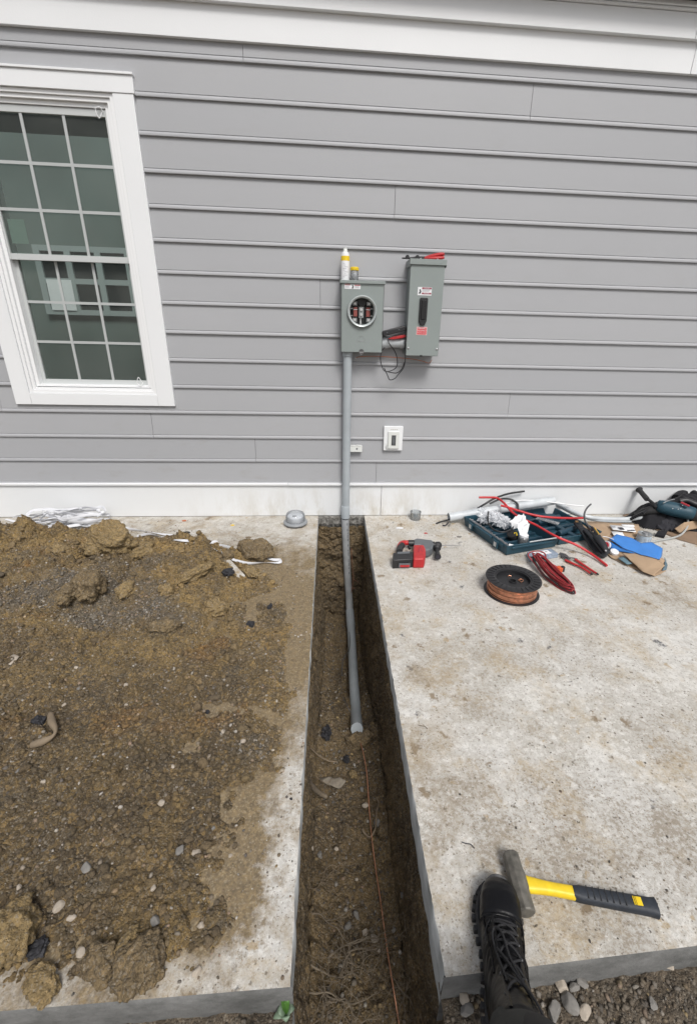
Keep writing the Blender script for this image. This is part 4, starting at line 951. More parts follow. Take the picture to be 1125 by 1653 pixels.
P = slab_pts(500, .30, 1.1, -.32, -.02, lambda X, Y: np.clip(1.1+Y*3.5, .05, 1))
q = pebbles('sawdust', P, sz(len(P), .0015, .006, 2), 5, sub=0, pal=[(.5,.40,.25),(.42,.32,.2),(.3,.22,.14),(.6,.55,.5)], flat=.25); tag(q, 'tan drilling crumbs along the wall foot beside the conduit', 'crumbs', kind='stuff')
# trench floor stones and road edge gravel
def tr_pts(n, y0=-3.1, y1=-.15):
    y = rs.uniform(y0, y1, n); x = TX0+.03+(TX1-TX0-.06)*rs.rand(n)
    return np.array([(a, b_, tfloor(a, b_)) for a, b_ in zip(x, y)])
P = tr_pts(3600); q = pebbles('trench_gravel', P, sz(len(P), .0018, .010, 3.0), 6, sub=1, pal=np.concatenate([PAL*.75, SOILP, SOILP]), sink=.25); tag(q, 'loose gravel and crumbs on the floor of the trench', 'gravel', kind='stuff')
def road_pts(n, x0, x1):
    X = rs.uniform(x0, x1, n); Y = rs.uniform(-3.15, FY-.012, n); return np.stack([X, Y, gz(X, Y)], 1)
P = np.concatenate([road_pts(4200, TX1+.005, 1.35), road_pts(1300, -1.2, TX0-.005)]); q = pebbles('road_gravel', P, sz(len(P), .0020, .0105, 3.4), 7, sub=1, pal=np.concatenate([PAL*.8, PAL*.5, SOILP]), sink=.3, cc=(np.full((len(P), 3), (.13, .105, .078)), rs.uniform(.2, 1, len(P))), rough=.3); tag(q, 'coarse loose gravel on the ground below the slab edge', 'gravel', kind='stuff')
# hanging fine roots and crumbs sit on the walls: fine root mats
def rootline(p, d, L, r, rnd, zfloor=None, n=9):
    P = [Vector(p)]; d = Vector(d).normalized()
    for i in range(n):
        d = (d+Vector((rnd.uniform(-.5, .5), rnd.uniform(-.5, .5), rnd.uniform(-.35, .35)))).normalized()
        p = P[-1]+d*L/n
        p.x = min(max(p.x, TX0+.006), TX1-.006)
        if zfloor: p.z = max(zfloor(p.x, p.y)+.022, min(p.z, zfloor(p.x, p.y)+.09))
        P.append(p)
    return P

# named clods
clod_l = [
 ((181,884), .078, (1.15,.8,.95), m_clay, 'large yellow clay clod standing tallest on the heap crest beside the tape', .05),
 ((232,893), .050, (1.2,.8,.7), m_clay, 'lower yellow clod right of the tallest clod on the crest', .04),
 ((412,893), .072, (1.1,.8,.75), m_claydk, 'brown clod at the right end of the heap crest', .03),
 ((370,897), .034, (1.1,.8,.6), m_claydk, 'small dark clod leaning on the right crest clod', .03),
 ((100,887), .035, (1.3,.8,.6), m_clay, 'flat yellow clod left of the tallest clod', .03),
 ((148,955), .070, (.7,.9,.8), m_claydk, 'upright brown clod on the slope below the crest', .09),
 ((120,970), .050, (1.2,.6,.6), m_claydk, 'slanting brown clod beside the upright clod', .08),
 ((345,965), .045, (1,.9,.7), m_clay, 'rounded yellow clod at the right edge of the heap', .05),
 ((318,925), .042, (1.5,.7,.5), m_clay, 'flat flaky yellow clod near the cut stone', .04),
 ((405,922), .040, (1.5,.7,.4), m_clay, 'low yellow clod beside the end of the white tape', .01),
 ((22,1510), .078, (.8,1.0,.75), m_clay, 'big orange stained clod at the lower left of the heap', .03),
 ((226,1562), .060, (1.0,1.0,.75), m_claydk, 'large round brown clod hanging over the slab front edge', .012),
 ((168,1558), .045, (1.0,.9,.7), m_claydk, 'brown clod left of the large round clod', .02),
 ((205,1525), .030, (1.5,.6,.6), m_clay, 'orange topped clod above the large round clod', .03),
 ((70,1590), .040, (1.2,.8,.5), m_clay, 'flat yellow clod sliding over the slab front edge', .004),
 ((620,1342), .030, (1.2,1,.8), m_claydk, 'brown clod in the trench beside the bare copper wire', None),
 ((570,1252), .020, (1.2,1,.6), m_clay, 'yellow clay patch in the trench below the pipe end', None),
 ((265,1010), .030, (1.5,.8,.5), m_claydk, 'flaky dark clod in the middle of the heap slope', .09),
 ((205,955), .035, (1.3,.8,.6), m_clay, 'yellow clod halfway along the upper slope', .08),
 ((270,955), .028, (.8,.9,.9), m_clay, 'small upright yellow clod on the upper slope', .07)]
for i, ((px, py), s_, sh_, mt, lab, zz) in enumerate(clod_l):
    if zz is None:
        p = G(px, py, -.60); zg = tfloor(p.x, p.y); p = G(px, py, zg); z = tfloor(p.x, p.y)
    else:
        z = zz; s_ *= 1.6 if py < 1030 else 1
        for k in range(3): p = G(px, py+s_*60, z); z = max(hz(p.x, p.y), 0)
    b = MB(); rot = Matrix.Rotation(i*1.3, 3, 'Z') @ Matrix.Rotation(.3*math.sin(i), 3, 'X')
    b.blob((p.x, p.y, z+s_*.50*sh_[2]), (s_*sh_[0], s_*sh_[1], s_*sh_[2]), i+1, 5 if s_ > .03 else 4, .20, 1.5, rot, facet=.30, rough=.05)
    tag(b.build('soil_clod', mt, smooth=180), lab, 'clod', 'clods of soil')
stone_l = [
 ((262,1115), 0), ]
stones = [  # px, py, size(m), material, label
 ((300,940), .020, m_stone2, 'pale grey rounded stone on the upper heap slope'),
 ((124,1078), .012, m_stone, 'small cream stone on the left side of the heap slope'),
 ((105,1138), .014, m_stone, 'white angular pebble above the asphalt lump'),
 ((128,1112), .012, m_stone2, 'grey pebble right of the root end'),
 ((204,1107), .014, m_stone, 'light round pebble high in the middle of the heap'),
 ((190,1100), .012, m_stone2, 'grey pebble left of the light round pebble'),
 ((205,1138), .010, m_stone, 'small pale pebble below the light round pebble'),
 ((317,1142), .011, m_stone, 'tan pebble in the middle right of the heap'),
 ((360,1182), .014, m_stone, 'pale stone at the left of the pair near the slab'),
 ((392,1195), .013, m_stone, 'square pale stone at the right of the pair near the slab'),
 ((279,1238), .010, m_stone, 'white chip alone in the centre of the heap'),
 ((261,1297), .015, m_stone, 'cream stone below the heap centre'),
 ((72,1266), .011, m_stone, 'pale pebble left of centre on the lower heap'),
 ((30,1247), .014, m_stone2, 'grey stone at the left edge of the lower heap'),
 ((292,1372), .019, m_stone2, 'flat grey stone left of the twin pale stones'),
 ((315,1372), .018, m_stone, 'flat pale stone right of the twin pale stones'),
 ((140,1402), .020, m_stone2, 'broad flat grey stone on the lower heap'),
 ((96,1463), .018, m_stone, 'round tan stone near the asphalt chunk'),
 ((115,1480), .014, m_stone, 'light stone right under the round tan stone'),
 ((132,1539), .016, m_stone, 'elongated pale stone upright beside the clods'),
 ((318,1570), .015, m_stone, 'rounded tan stone near the slab front edge'),
 ((325,1495), .013, m_stone, 'pinkish stone above the rounded tan stone'),
 ((252,1488), .018, m_stone2, 'grey stone half buried above the large round clod'),
 ((345,1338), .009, m_stone2, 'small grey chip on the film of soil'),
 ((372,1382), .008, m_stone, 'tiny white chip on the soil film'),
 ((32,1433), .010, m_stone, 'white pebble at the far left of the lower heap'),
 ((248,1434), .010, m_stone, 'pale pink pebble in the lower middle of the heap'),
 ((486,1026), .010, m_stone, 'white flint chip on the left slab beside the trench')]
for i, ((px, py), s_, mt, lab) in enumerate(stones):
    z = .04
    for k in range(3): p = G(px, py, z); z = max(hz(p.x, p.y), 0)
    b = MB(); s_ *= .62; b.rock((p.x, p.y, z+s_*.35), (s_*1.35, s_*1.0, s_*.75), i+40, Matrix.Rotation(i*2.1, 3, 'Z'))
    tag(b.build('stone', mt, smooth=50), lab, 'stone', 'loose pale stones on the heap')
tst = [((590,1301),.018,m_stone,'white stone in the trench left of the copper wire'),((502,1371),.016,m_stone,'white upright stone against the left trench wall'),((543,1371),.011,m_stone,'small white stone in the middle of the trench floor'),
 ((584,1275),.014,m_stone2,'grey oval stone left of the copper wire below the pipe'),((516,1380),.016,m_stone2,'grey stone right of the white upright stone'),((575,1478),.016,m_stone2,'grey flat stone in the lower trench'),
 ((589,1506),.015,m_stone,'tan rounded stone in the lower trench'),((604,1516),.017,m_stone,'large cream stone beside the lower copper wire'),((561,1497),.018,m_stone2,'brown grey stone above the lower roots'),
 ((611,1535),.009,m_stone,'white chip beside the lower copper wire'),((650,1444),.018,m_stone2,'dark grey stone against the right trench wall'),((576,1420),.009,m_stone,'small white chip in the middle trench'),
 ((609,1330),.022,m_stone2,'flat grey stone under the curved root')]
for i, ((px, py), s_, mt, lab) in enumerate(tst):
    p = G(px, py, -.6)
    for k in range(2): p = G(px, py, tfloor(p.x, p.y))
    b = MB(); b.rock((p.x, p.y, p.z+s_*.30), (s_*.9, s_*.7, s_*.5), i+90, Matrix.Rotation(i*1.7, 3, 'Z'))
    tag(b.build('stone', mt, smooth=50), lab, 'stone', 'stones on the trench floor')
for i, ((px, py), s_, mt, lab) in enumerate([((748,1612),.017,m_stone,'white stone on the gravel left of the boot'),((752,1632),.018,m_stone2,'grey stone below the white stone left of the boot'),((905,1593),.019,m_stone,'pale stone right of the boot'),((925,1595),.016,m_stone2,'grey stone second right of the boot'),
  ((918,1622),.024,m_stone2,'largest grey stone on the gravel right of the boot'),((943,1636),.018,m_stone,'round white stone right of the largest grey stone'),((937,1588),.018,m_stone2,'flat stone below the slab front edge'),((893,1635),.022,m_stone2,'long stone touching the boot cuff'),((1078,1560),.015,m_stone,'tan stone near the right end of the slab edge'),((1052,1622),.014,m_stone2,'small tan stone at the lower right of the gravel'),((291,1636),.0,m_stone,'')]):
    if not s_: continue
    p = G(px, py, -.085)
    b = MB(); b.rock((p.x, p.y, -.083+s_*.3), (s_*.70, s_*.95, s_*.5), i+120, Matrix.Rotation(i*1.7, 3, 'Z'))
    tag(b.build('stone', mt, smooth=50), lab, 'stone', 'stones on the gravel')
# asphalt lumps
for i, ((px, py), s_, zz, lab) in enumerate([((370,937),.042,.03,'black asphalt lump beside the cut stone on the heap'),((437,981),.028,.01,'black asphalt lump nearest the trench'),((405,1010),.032,.02,'black asphalt lump below the heap shoulder'),((252,1010),.026,.09,'black asphalt piece in the heap centre'),
   ((62,1168),.034,.06,'speckled black asphalt lump wrapped by the pale root'),((335,1150),.013,.02,'small black asphalt bit in the middle right'),((62,1533),.030,.03,'black asphalt chunk with yellow streak at the lower left'),((185,1580),.020,.01,'black asphalt bit between the two front clods'),((470,1290),.006,.0,'tiny black bit on the left slab')]):
    z = zz
    for k in range(3): p = G(px, py, z); z = max(hz(p.x, p.y), 0)
    b = MB(); s_ *= .8; b.blob((p.x, p.y, z+s_*.25), (s_, s_*.85, s_*.6), i+150, 4, .25, 2.0, Matrix.Rotation(i*1.1, 3, 'Z'), facet=.3)
    tag(b.build('asphalt_lump', m_asph, smooth=35), lab, 'asphalt lump', 'black asphalt lumps')
for i, ((px, py), s_, lab) in enumerate([((527,1185),.035,'black asphalt lump on the left trench floor by the pipe end'),((559,1226),.020,'black asphalt bit in the trench below the pipe end')]):
    p = G(px, py, -.6); p = G(px, py, tfloor(p.x, p.y)+.01)
    b = MB(); b.blob((p.x, p.y, p.z+s_*.2), (s_*.8, s_, s_*.7), i+170, 4, .38, 2.0, facet=.3); tag(b.build('asphalt_lump', m_asph, smooth=35), lab, 'asphalt lump', 'black asphalt lumps')
for dx_, dy_, s_, sd_, lab in ((.004, -.040, .050, 77, 'brown clod of soil banked against the open end of the buried pipe'), (.052, -.012, .030, 78, 'small clod right of the buried pipe end')):
    b = MB(); b.blob((end.x+dx_, end.y+dy_, end.z-.030), (s_*1.2, s_*.75, s_*.9), sd_, 4, .2, 1.6, facet=.25, rough=.06); tag(b.build('soil_clod', m_claydk, smooth=180), lab, 'clod', 'clods of soil')
# cut stone (broken concrete piece) at heap edge
p0 = [G(358,905,.06), G(372,903,.06), G(396,928,.03), G(378,934,.03), G(362,925,.045)]
b = MB(); b.add([Vector(q) for q in p0]+[Vector(q)-Vector((.0, .004, .03)) for q in p0], [(0,1,2,3,4)[::-1], (5,6,7,8,9)]+[(i, (i+1)%5, 5+(i+1)%5, 5+i) for i in range(5)])
tag(b.build('concrete_chunk', m_slabR, bevel=.003), 'flat angular grey concrete chunk standing at the right edge of the heap', 'concrete chunk')
# root end / pale bone-like root on the heap
b = MB(); pts = [G(x, y, .055+d) for x, y, d in ((82,1153,.03), (84,1165,.035), (90,1178,.04), (86,1188,.035), (72,1196,.03), (52,1203,.02))]
b.tube(pts, lambda u: .009+.004*math.sin(u*9), 10); tag(b.build('root', m_wood, smooth=60), 'pale thick root stub curling around the speckled asphalt lump', 'root')
sheet('torn_paper', [G(0,1072,.10), G(22,1055,.11), G(32,1060,.11), G(20,1075,.10), G(12,1082,.10), G(0,1082,.095)], m_stone, th=.003, amp=.01, seed=3)
tag(bpy.data.objects['torn_paper'], 'torn pale grey scrap at the left edge of the heap', 'scrap')

# roots in the trench
rnd = random.Random(12)
def fl(x, y): return tfloor(x, y)
def rootset(label, starts, L, r, mt, depth=2, zf=fl):
    b = MB()
    for (px, py, dx, dy) in starts:
        p = G(px, py, -.58); p = Vector((p.x, p.y, tfloor(p.x, p.y)+.03))
        P = rootline(p, (dx, dy, 0), L, r, rnd, zf); b.tube(P, lambda u: r*(1-.6*u), 6, 3)
        for k in range(7):
            q = P[rnd.randint(1, len(P)-2)]; a = rnd.uniform(0, 6.28)
            P2 = rootline(q, (math.cos(a), math.sin(a), .2), L*.5, r*.5, rnd, zf, 6); b.tube(P2, lambda u: r*.5*(1-.6*u), 5, 3)
            for k2 in range(2):
                q2 = P2[rnd.randint(1, 5)]; a = rnd.uniform(0, 6.28); b.tube(rootline(q2, (math.cos(a), math.sin(a), .3), L*.28, r*.3, rnd, zf, 5), r*.22, 4, 2)
    tag(b.build('root', mt, smooth=60), label, 'root')
rootset('spreading thin roots across the lower left trench floor', [(505,1480,.6,-.2),(530,1540,1,.1),(560,1535,1,-.1)], .26, .0032, m_root)
rootset('tangle of thin roots at the left trench wall near the bottom', [(500,1560,.8,-.4),(515,1590,.6,-.6),(500,1610,.9,-.1)], .22, .003, m_root)
rootset('fine roots fanned out on the middle trench floor', [(515,1415,1,.3),(540,1400,-.6,-.2)], .17, .0019, m_wood)
rootset('fine hanging roots high at the left trench wall', [(492,1225,.5,.8),(497,1250,.6,-.5)], .2, .0016, m_wood)
rootset('thin roots against the lower right trench wall', [(665,1560,-.2,-.8),(640,1590,.3,-.5)], .16, .0022, m_root)
b = MB(); zf = -.50
b.tube([G(484,1246,-.30), G(497,1262,-.42), G(513,1278,-.55), G(527,1286,-.585)], lambda u: .014-.004*u, 10); tag(b.build('root', m_root, smooth=60), 'thick brown root sticking out of the left trench wall', 'root')
b = MB(); pp = [(608,1288),(611,1297),(608,1310),(607,1325),(605,1340),(597,1351),(588,1344),(585,1338)]
b.tube([G(x, y, tfloor(.12, G(x, y, -.6).y)+.035) for x, y in pp], lambda u: .0032+.0016*u, 8); tag(b.build('root', m_wood, smooth=60), 'curved hook shaped root beside the copper wire in the trench', 'root')
b = MB(); b.tube([G(502,1208,-.50), G(515,1220,-.56), G(530,1228,-.57), G(545,1230,-.575)], lambda u: .0045-.002*u, 8); tag(b.build('root', m_wood, smooth=60), 'short pale root reaching out above the thick root', 'root')
b = MB(); 
for P in ([(567,885),(568,905),(570,930),(569,945),(567,957)],[(570,935),(575,938),(579,941)],[(568,949),(573,950)]): b.tube([G(x, y, -.55) if 0 else W(x, y, -.10) for x, y in P], .0035, 6)
tag(b.build('root', mat('reddish_root', (.22, .11, .07), .8), smooth=60), 'thin reddish root hanging beside the conduit at the trench head', 'root')
# fibrous cloth scrap
sheet('fibre_scrap', [G(516,1254,-.56), G(535,1252,-.55), G(548,1254,-.56), G(559,1262,-.57), G(548,1272,-.575), G(530,1268,-.57), G(519,1262,-.56)], mat('dusty_fibre', (.20, .175, .14), .95, var=.25, vscale=60, bump=.002, bscale=90), th=.003, amp=.02, seed=5)
tag(bpy.data.objects['fibre_scrap'], 'dusty grey fibre scrap on the trench floor by the thick root', 'scrap')
# bare copper wire lying in the trench
b = MB(); wp = [(579,1192),(585,1210),(591,1240),(594,1275),(597,1320),(601,1360),(606,1400),(612,1440),(619,1490),(626,1540),(634,1590),(642,1640),(650,1690)]
b.tube([G(x, y, max(tfloor(G(x, y, -.6).x, G(x, y, -.6).y), -.62)+.03) for x, y in wp], .0024, 6, 6)
tag(b.build('copper_wire', m_copper2, smooth=60), 'bare copper wire running along the trench floor from the pipe end', 'wire')
b = MB(); b.tube([(.137, -.50, -.765), (.138, -.60, -.745), (.125, -.75, -.725), (.08, -.86, -.722), (.066, -1.0, -.735)], .0028, 6, 8); b.tube([W(0,0)]*0 or [(.066, -1.30, -.62), (.085, -1.42, -.56), (.10, -1.48, -.55)], .0025, 6)
tag(b.build('pull_string', m_steel_dk, smooth=60), 'thin dark wire wrapped once around the buried pipe', 'wire')

# weed at slab corner
wd = thing('weed', 'small green weed growing at the left slab corner by the trench', 'weed', tuple(G(462,1630,-.09)))
base = G(462, 1640, -.09)
def leaf(name, tip_px, z, wdt, mt, rise):
    tip = G(*tip_px, z); d = tip-base; n_ = 8; V = []; F = []
    side = Vector((-d.y, d.x, 0)).normalized()
    for i in range(n_+1):
        u = i/n_; c = base+d*u+Vector((0, 0, rise*math.sin(u*math.pi))); w_ = wdt*math.sin(math.pi*min(1, u*.9+.08))**.8
        V += [c-side*w_+Vector((0,0,w_*.3)), c, c+side*w_+Vector((0,0,w_*.3))]
    for i in range(n_): k = i*3; F += [(k, k+1, k+4, k+3), (k+1, k+2, k+5, k+4)]
    b = MB(); b.add(V, F); b.build(name, mt, wd, smooth=180, solid=.0006)
leaf('leaf', (459,1603), -.045, .009, m_leaf, .02); leaf('leaf', (464,1612), -.05, .008, m_leaf, .02); leaf('leaf', (447,1632), -.07, .010, m_leaf2, .015); leaf('leaf', (476,1628), -.07, .009, m_leaf2, .015); leaf('leaf', (462,1650), -.08, .010, m_leaf2, .01); leaf('leaf', (441,1644), -.08, .008, m_leaf2, .01)
b = MB(); b.tube([base, base+Vector((0, .01, .03)), G(460,1618,-.05)], .0022, 6); b.build('stem', m_leaf2, wd, smooth=60)

# ================================================================== SMALL THINGS ON THE SLABS
# white pull tape pile and trailing ends
b = MB(); rp = random.Random(31)
c0 = G(105, 850)
for k in range(20):
    cx_ = c0.x+rp.gauss(0, .15); cy_ = -.19+rp.uniform(-.12, .08); a_ = rp.uniform(.07, .26); bb_ = rp.uniform(.03, .10); ph = rp.uniform(0, 6.28); tl = rp.uniform(-.4, .4)
    z_ = .006+.0052*k+rp.uniform(0, .012); n_ = 14; P = []
    for i in range(n_):
        an = ph+i/n_*2*math.pi*rp.uniform(.82, .98) if i == n_-1 else ph+i/n_*6.0
        lx = a_*math.cos(an)*(1+rp.uniform(-.12, .12)); ly = bb_*math.sin(an)*(1+rp.uniform(-.2, .2))
        P.append((min(cx_+lx*math.cos(tl)-ly*math.sin(tl), c0.x+.33), min(cy_+lx*math.sin(tl)*.4+ly, -.03), max(.004, z_+.012*math.sin(an*2+k)+rp.uniform(-.004, .01))))
    b.tube(P, rp.choice([.008, .010, .011]), 8, 5, flat=.16, twist=rp.uniform(-5, 5))
for P in ([(30,850),(12,853),(2,850),(20,858),(60,852)], [(20,868),(50,856),(95,846)], [(10,838),(40,845),(70,842)]):
    b.tube([G(x, y, .008) for x, y in P], .008, 8, 6, flat=.16, twist=3)
def GH(px, py, o=.014):
    z = .02
    for _ in range(4): p = G(px, py, z); z = max(0, hz(p.x, p.y))+o
    return Vector((p.x, p.y, z))
b.tube([GH(*q) for q in ((170,846),(200,852),(232,857),(262,862),(290,866),(318,870),(345,878),(372,888),(410,896),(440,903),(454,904),(450,908),(428,908),(398,902),(368,893),(342,883),(320,876),(292,872),(268,870),(244,868),(222,866))], .0085, 8, 8, flat=.2, twist=22)
b.tube([GH(*q) for q in ((262,872),(288,868),(312,869),(334,876),(352,886),(362,892))], .008, 8, 8, flat=.2, twist=6)
tag(b.build('pull_tape', m_tape, smooth=60), 'tangled pile of white flat pull tape on the slab with a long trailing end', 'tape')

# meter glass cover
p = G(478, 838); p = Vector((-.268, -.175, 0))
mg = thing('meter_cover', 'round grey electric meter glass lying face up on the left slab', 'electric meter', p)
b = MB(); b.lathe([(.088, .014), (.090, .018), (.0905, .024), (.086, .030), (.074, .034)], p, n=48); b.build('base_ring', m_grey if 0 else mat('meter_rim', (.25, .265, .28), .4), mg, smooth=40)
b = MB(); b.lathe([(.0735, .034), (.073, .06), (.070, .082), (.064, .094), (.055, .099), (.001, .101)], p, n=48, cap=False); b.build('glass_dome', m_meterglass, mg, smooth=60)
b = MB(); b.lathe([(.060, .035), (.060, .070), (.052, .078)], p, n=40); b.box((-.02, -.035, .0785), (.012, -.012, .080), 1, Matrix.Translation(p)); b.build('dial_face', [m_label, m_dark], mg, smooth=40)
for dx, dy_ in ((-.056, -.05), (.05, -.055), (-.05, .05), (.05, .05)):
    b = MB(); b.box((p.x+dx-.008, p.y+dy_-.004, 0), (p.x+dx+.008, p.y+dy_+.004, .018)); b.build('blade', m_steel_dk, mg, bevel=.001)

# clear cup
p = G(670, 838); cupt = thing('clear_cup', 'small clear plastic cup standing by the base board right of the conduit', 'cup', p)
b = MB(); b.lathe([(.036, .0), (.040, .004), (.042, .06), (.0435, .062), (.0435, .066), (.040, .066), (.0385, .006)], p, n=32, cap=False); b.build('cup', m_clear, cupt, smooth=40)
b = MB(); rq = random.Random(2)
for k in range(14): b.tube([(p.x+rq.uniform(-.025, .025), p.y+rq.uniform(-.025, .02), .006+rq.uniform(0, .02)), (p.x+rq.uniform(-.025, .025), p.y+rq.uniform(-.02, .02), .02+rq.uniform(0, .025))], .0035, 6, 1)
b.build('screws', mat('blue_grey_fixings', (.18, .24, .27), .4, metal=.3), cupt)
for (px, py, s_, mt, lab, nm, ct) in ((645,853,.018,m_label,'white caulk smear on the slab below the clear cup','caulk_crumb','crumb'),(687,861,.010,m_red,'small red wire connector on the slab behind the drill','wire_connector','connector'),(741,867,.012,m_stone2,'small grey pebble between drill and teal case','pebble','stone'),
     (298,841,.012,m_orangew,'dry brown leaf scrap at the foot of the white board','leaf_scrap','leaf scrap'),(376,848,.010,m_yellow,'small yellow leaf scrap on the left slab','leaf_scrap','leaf scrap'),(302,860,.016,m_asph,'black plastic bit beside the trailing tape','plastic_bit','debris'),(401,868,.014,m_wood,'curled tan leaf on the left slab','leaf_scrap','leaf scrap')):
    p = G(px, py); b = MB(); b.blob((p.x, p.y, s_*.2), (s_*1.4, s_*.8, s_*.35 if mt is not m_label else s_*.15), px, 3, .4, 2); tag(b.build(nm, mt, smooth=40), lab, ct)
for (px, py, lab) in ((683,1172,'thin twig lying on the right slab nearer the trench edge'), (756,1362,'short dark curled twig left of the hammer head'), (722,878,'')):
    if not lab: continue
    p = G(px, py, .004); b = MB(); b.tube([(p.x-.02, p.y+.006, .004), (p.x-.006, p.y, .005), (p.x+.006, p.y-.003, .005), (p.x+.014, p.y-.014, .004)], .0014, 5); tag(b.build('twig', m_ink if py > 1300 else m_root, smooth=60), lab, 'twig')

# ---- red hammer drill
dr = thing('hammer_drill', 'red and grey cordless hammer drill lying on the slab near the trench', 'drill', G(690, 900))
def GV(L, z): return [G(x, y, z) for x, y in L]
def prismW(b, pts, z0, z1, mi=0, top=None):
    b.prism([(p.x, p.y) for p in pts], z0, z1, mi, None, [(p.x, p.y) for p in top] if top else None)
zt = .062
b = MB(); L_ = GV([(665,885),(669,881),(680,879),(685,884),(687,896),(687,905),(682,911),(667,912)], .05)
L_ = GV([(667,880),(684,880),(687,886),(687,896),(685,903),(667,903)], .065); prismW(b, L_, .0, .070); bo = b.build('motor_housing', m_red, dr, bevel=.010, seg=3)
T_ = Matrix.Translation(G(677, 889, .0715)+Vector((0, 0, .0004))) 
b = MB(); b.tube([G(675.5,885,.0705), G(676.5,888,.0705), G(675,891,.0705)], .0026, 6); b.tube([G(678,883,.0705), G(679,886,.0705), G(681,890,.0705)], .002, 6); b.build('logo_mark', m_label if 0 else m_maroon, bo)
b = MB(); L_ = GV([(634,893),(667,891),(667,903),(634,905)], .06); prismW(b, L_, .0, .064); ba = b.build('battery', m_black, dr, bevel=.006)
b = MB(); L_ = GV([(643,904),(660,904),(660,911),(643,912)], .03)
p1, p2 = G(643, 910, .03), G(660, 909, .03); yb = min(p.y for p in GV([(634,905),(667,903)], .06))
b.box((G(643,905,.045).x, yb-.004, .012), (G(661,905,.045).x, yb+.002, .040)); b.box((G(645,905,.045).x, yb-.0046, .014), (G(660,905,.045).x, yb-.0042, .030), 1); b.build('battery_label', [m_grey, m_red], ba)
b = MB(); L_ = GV([(641,891),(662,890),(661,893),(642,894)], .066); prismW(b, L_, .064, .0665); b.build('battery_clip', m_grey, ba)
b = MB(); L_ = GV([(668,872),(672,870),(697,873),(700,877),(698,886),(692,889),(684,889),(680,880),(668,881)], .06); prismW(b, L_, .012, .068); b.build('gear_case', m_grey, dr, bevel=.009, seg=3)
b = MB(); b.tube(GV([(645,889),(646,882),(650,877),(660,876),(671,876)], .045), lambda u: .020+.003*math.sin(u*6), 14); hn = b.build('handle', m_red, dr, smooth=60)
b = MB(); b.tube(GV([(644.5,891),(645.5,885),(649,880)], .05), .0215, 14); b.build('handle_grip', m_rubber, hn, smooth=60)
b = MB(); b.tube([G(659,882,.045), G(661,886,.04)], .008, 10, 1); b.cyl(G(659,877,.045), G(668,877,.045), .023, n=20); b.build('trigger', m_black, dr, smooth=50)
a = G(698,880,.045); c_ = G(713,880.5,.045)
b = MB(); b.lathe([(.025, 0), (.025, .012), (.021, .014), (.021, .02), (.025, .022), (.026, .045), (.018, .058), (.008, .062)], a, c_-a, n=24); b.build('chuck', m_black, dr, smooth=40)
e_ = G(744,880,.02); b = MB(); b.cyl(a+(c_-a).normalized()*.06, e_, .0032, .0024, n=8); b.build('drill_bit', m_steel, dr, smooth=60)
b = MB(); a = G(705,885,.045); e_ = G(707,906,.03); b.lathe([(.026, -.01), (.026, .004), (.015, .012), (.014, .05), (.017, .07), (.022, .10), (.022, .106)], a, e_-a, n=20); b.build('side_handle', m_black, dr, smooth=40)
b = MB(); dd = (e_-a).normalized(); b.cyl(a+dd*.1062, a+dd*.1068, .015, n=20); b.build('handle_bore', m_ink, dr)

# ---- copper wire spool
pc = Vector((1.055, -1.150, 0)); sp_ = thing('wire_spool', 'black plastic spool wound with copper wire standing on the slab', 'spool', pc)
rr_ = .158
def flange(z0, z1, name, hub=True):
    b = MB(); b.lathe([(.095, z0), (rr_-.003, z0), (rr_, z0+.003), (rr_, z1-.002), (rr_-.004, z1), (.108, z1), (.104, z1-.002), (.096, z1-.030 if z1 > .05 else z1), (.095, z0)], pc, n=64, cap=False)
    if z1 > .05:
        for k in range(28):
            an = 2*math.pi*k/28; T_ = Matrix.Translation(pc) @ Matrix.Rotation(an, 4, 'Z'); b.box((.112, -.0013, z1+.0002), (.150, .0013, z1+.003), 0, T_)
    b.build(name, m_black, sp_, smooth=40)
flange(0, .005, 'flange'); flange(.088, .094, 'flange')
b = MB(); b.lathe([(.100, .006), (.100, .086)], pc, n=48, cap=False); b.lathe([(.1, .066), (.022, .066), (.022, .074), (.018, .074), (.018, .040), (.0005, .040)], pc, n=40, cap=False); b.build('core', m_black, sp_, smooth=30)
b = MB(); rq = random.Random(6)
for k in range(21):
    z = .009+.0038*k; r0 = .138+rq.uniform(-.006, .004)
    tx, ty = rq.uniform(-.022, .022), rq.uniform(-.022, .022); n_ = 56
    P = [Vector((pc.x+r0*math.cos(2*math.pi*i/n_), pc.y+r0*math.sin(2*math.pi*i/n_), min(.084, max(.008, z+tx*r0*math.cos(2*math.pi*i/n_)+ty*r0*math.sin(2*math.pi*i/n_))))) for i in range(n_+1)]
    b.tube(P, .0021, 6, 1)
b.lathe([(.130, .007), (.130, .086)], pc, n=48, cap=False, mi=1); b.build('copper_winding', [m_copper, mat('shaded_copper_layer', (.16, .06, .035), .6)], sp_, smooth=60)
b = MB(); b.tube([pc+Vector(q) for q in ((.035, .01, .068), (.055, .02, .071), (.062, .0, .072), (.045, -.012, .070), (.04, .005, .071), (.058, .012, .073))], .0028, 6); b.tube([pc+Vector(q) for q in ((-.01, .055, .068), (0, .062, .070), (.012, .058, .068))], .0028, 6); b.build('wire_end', m_copper, sp_, smooth=60)

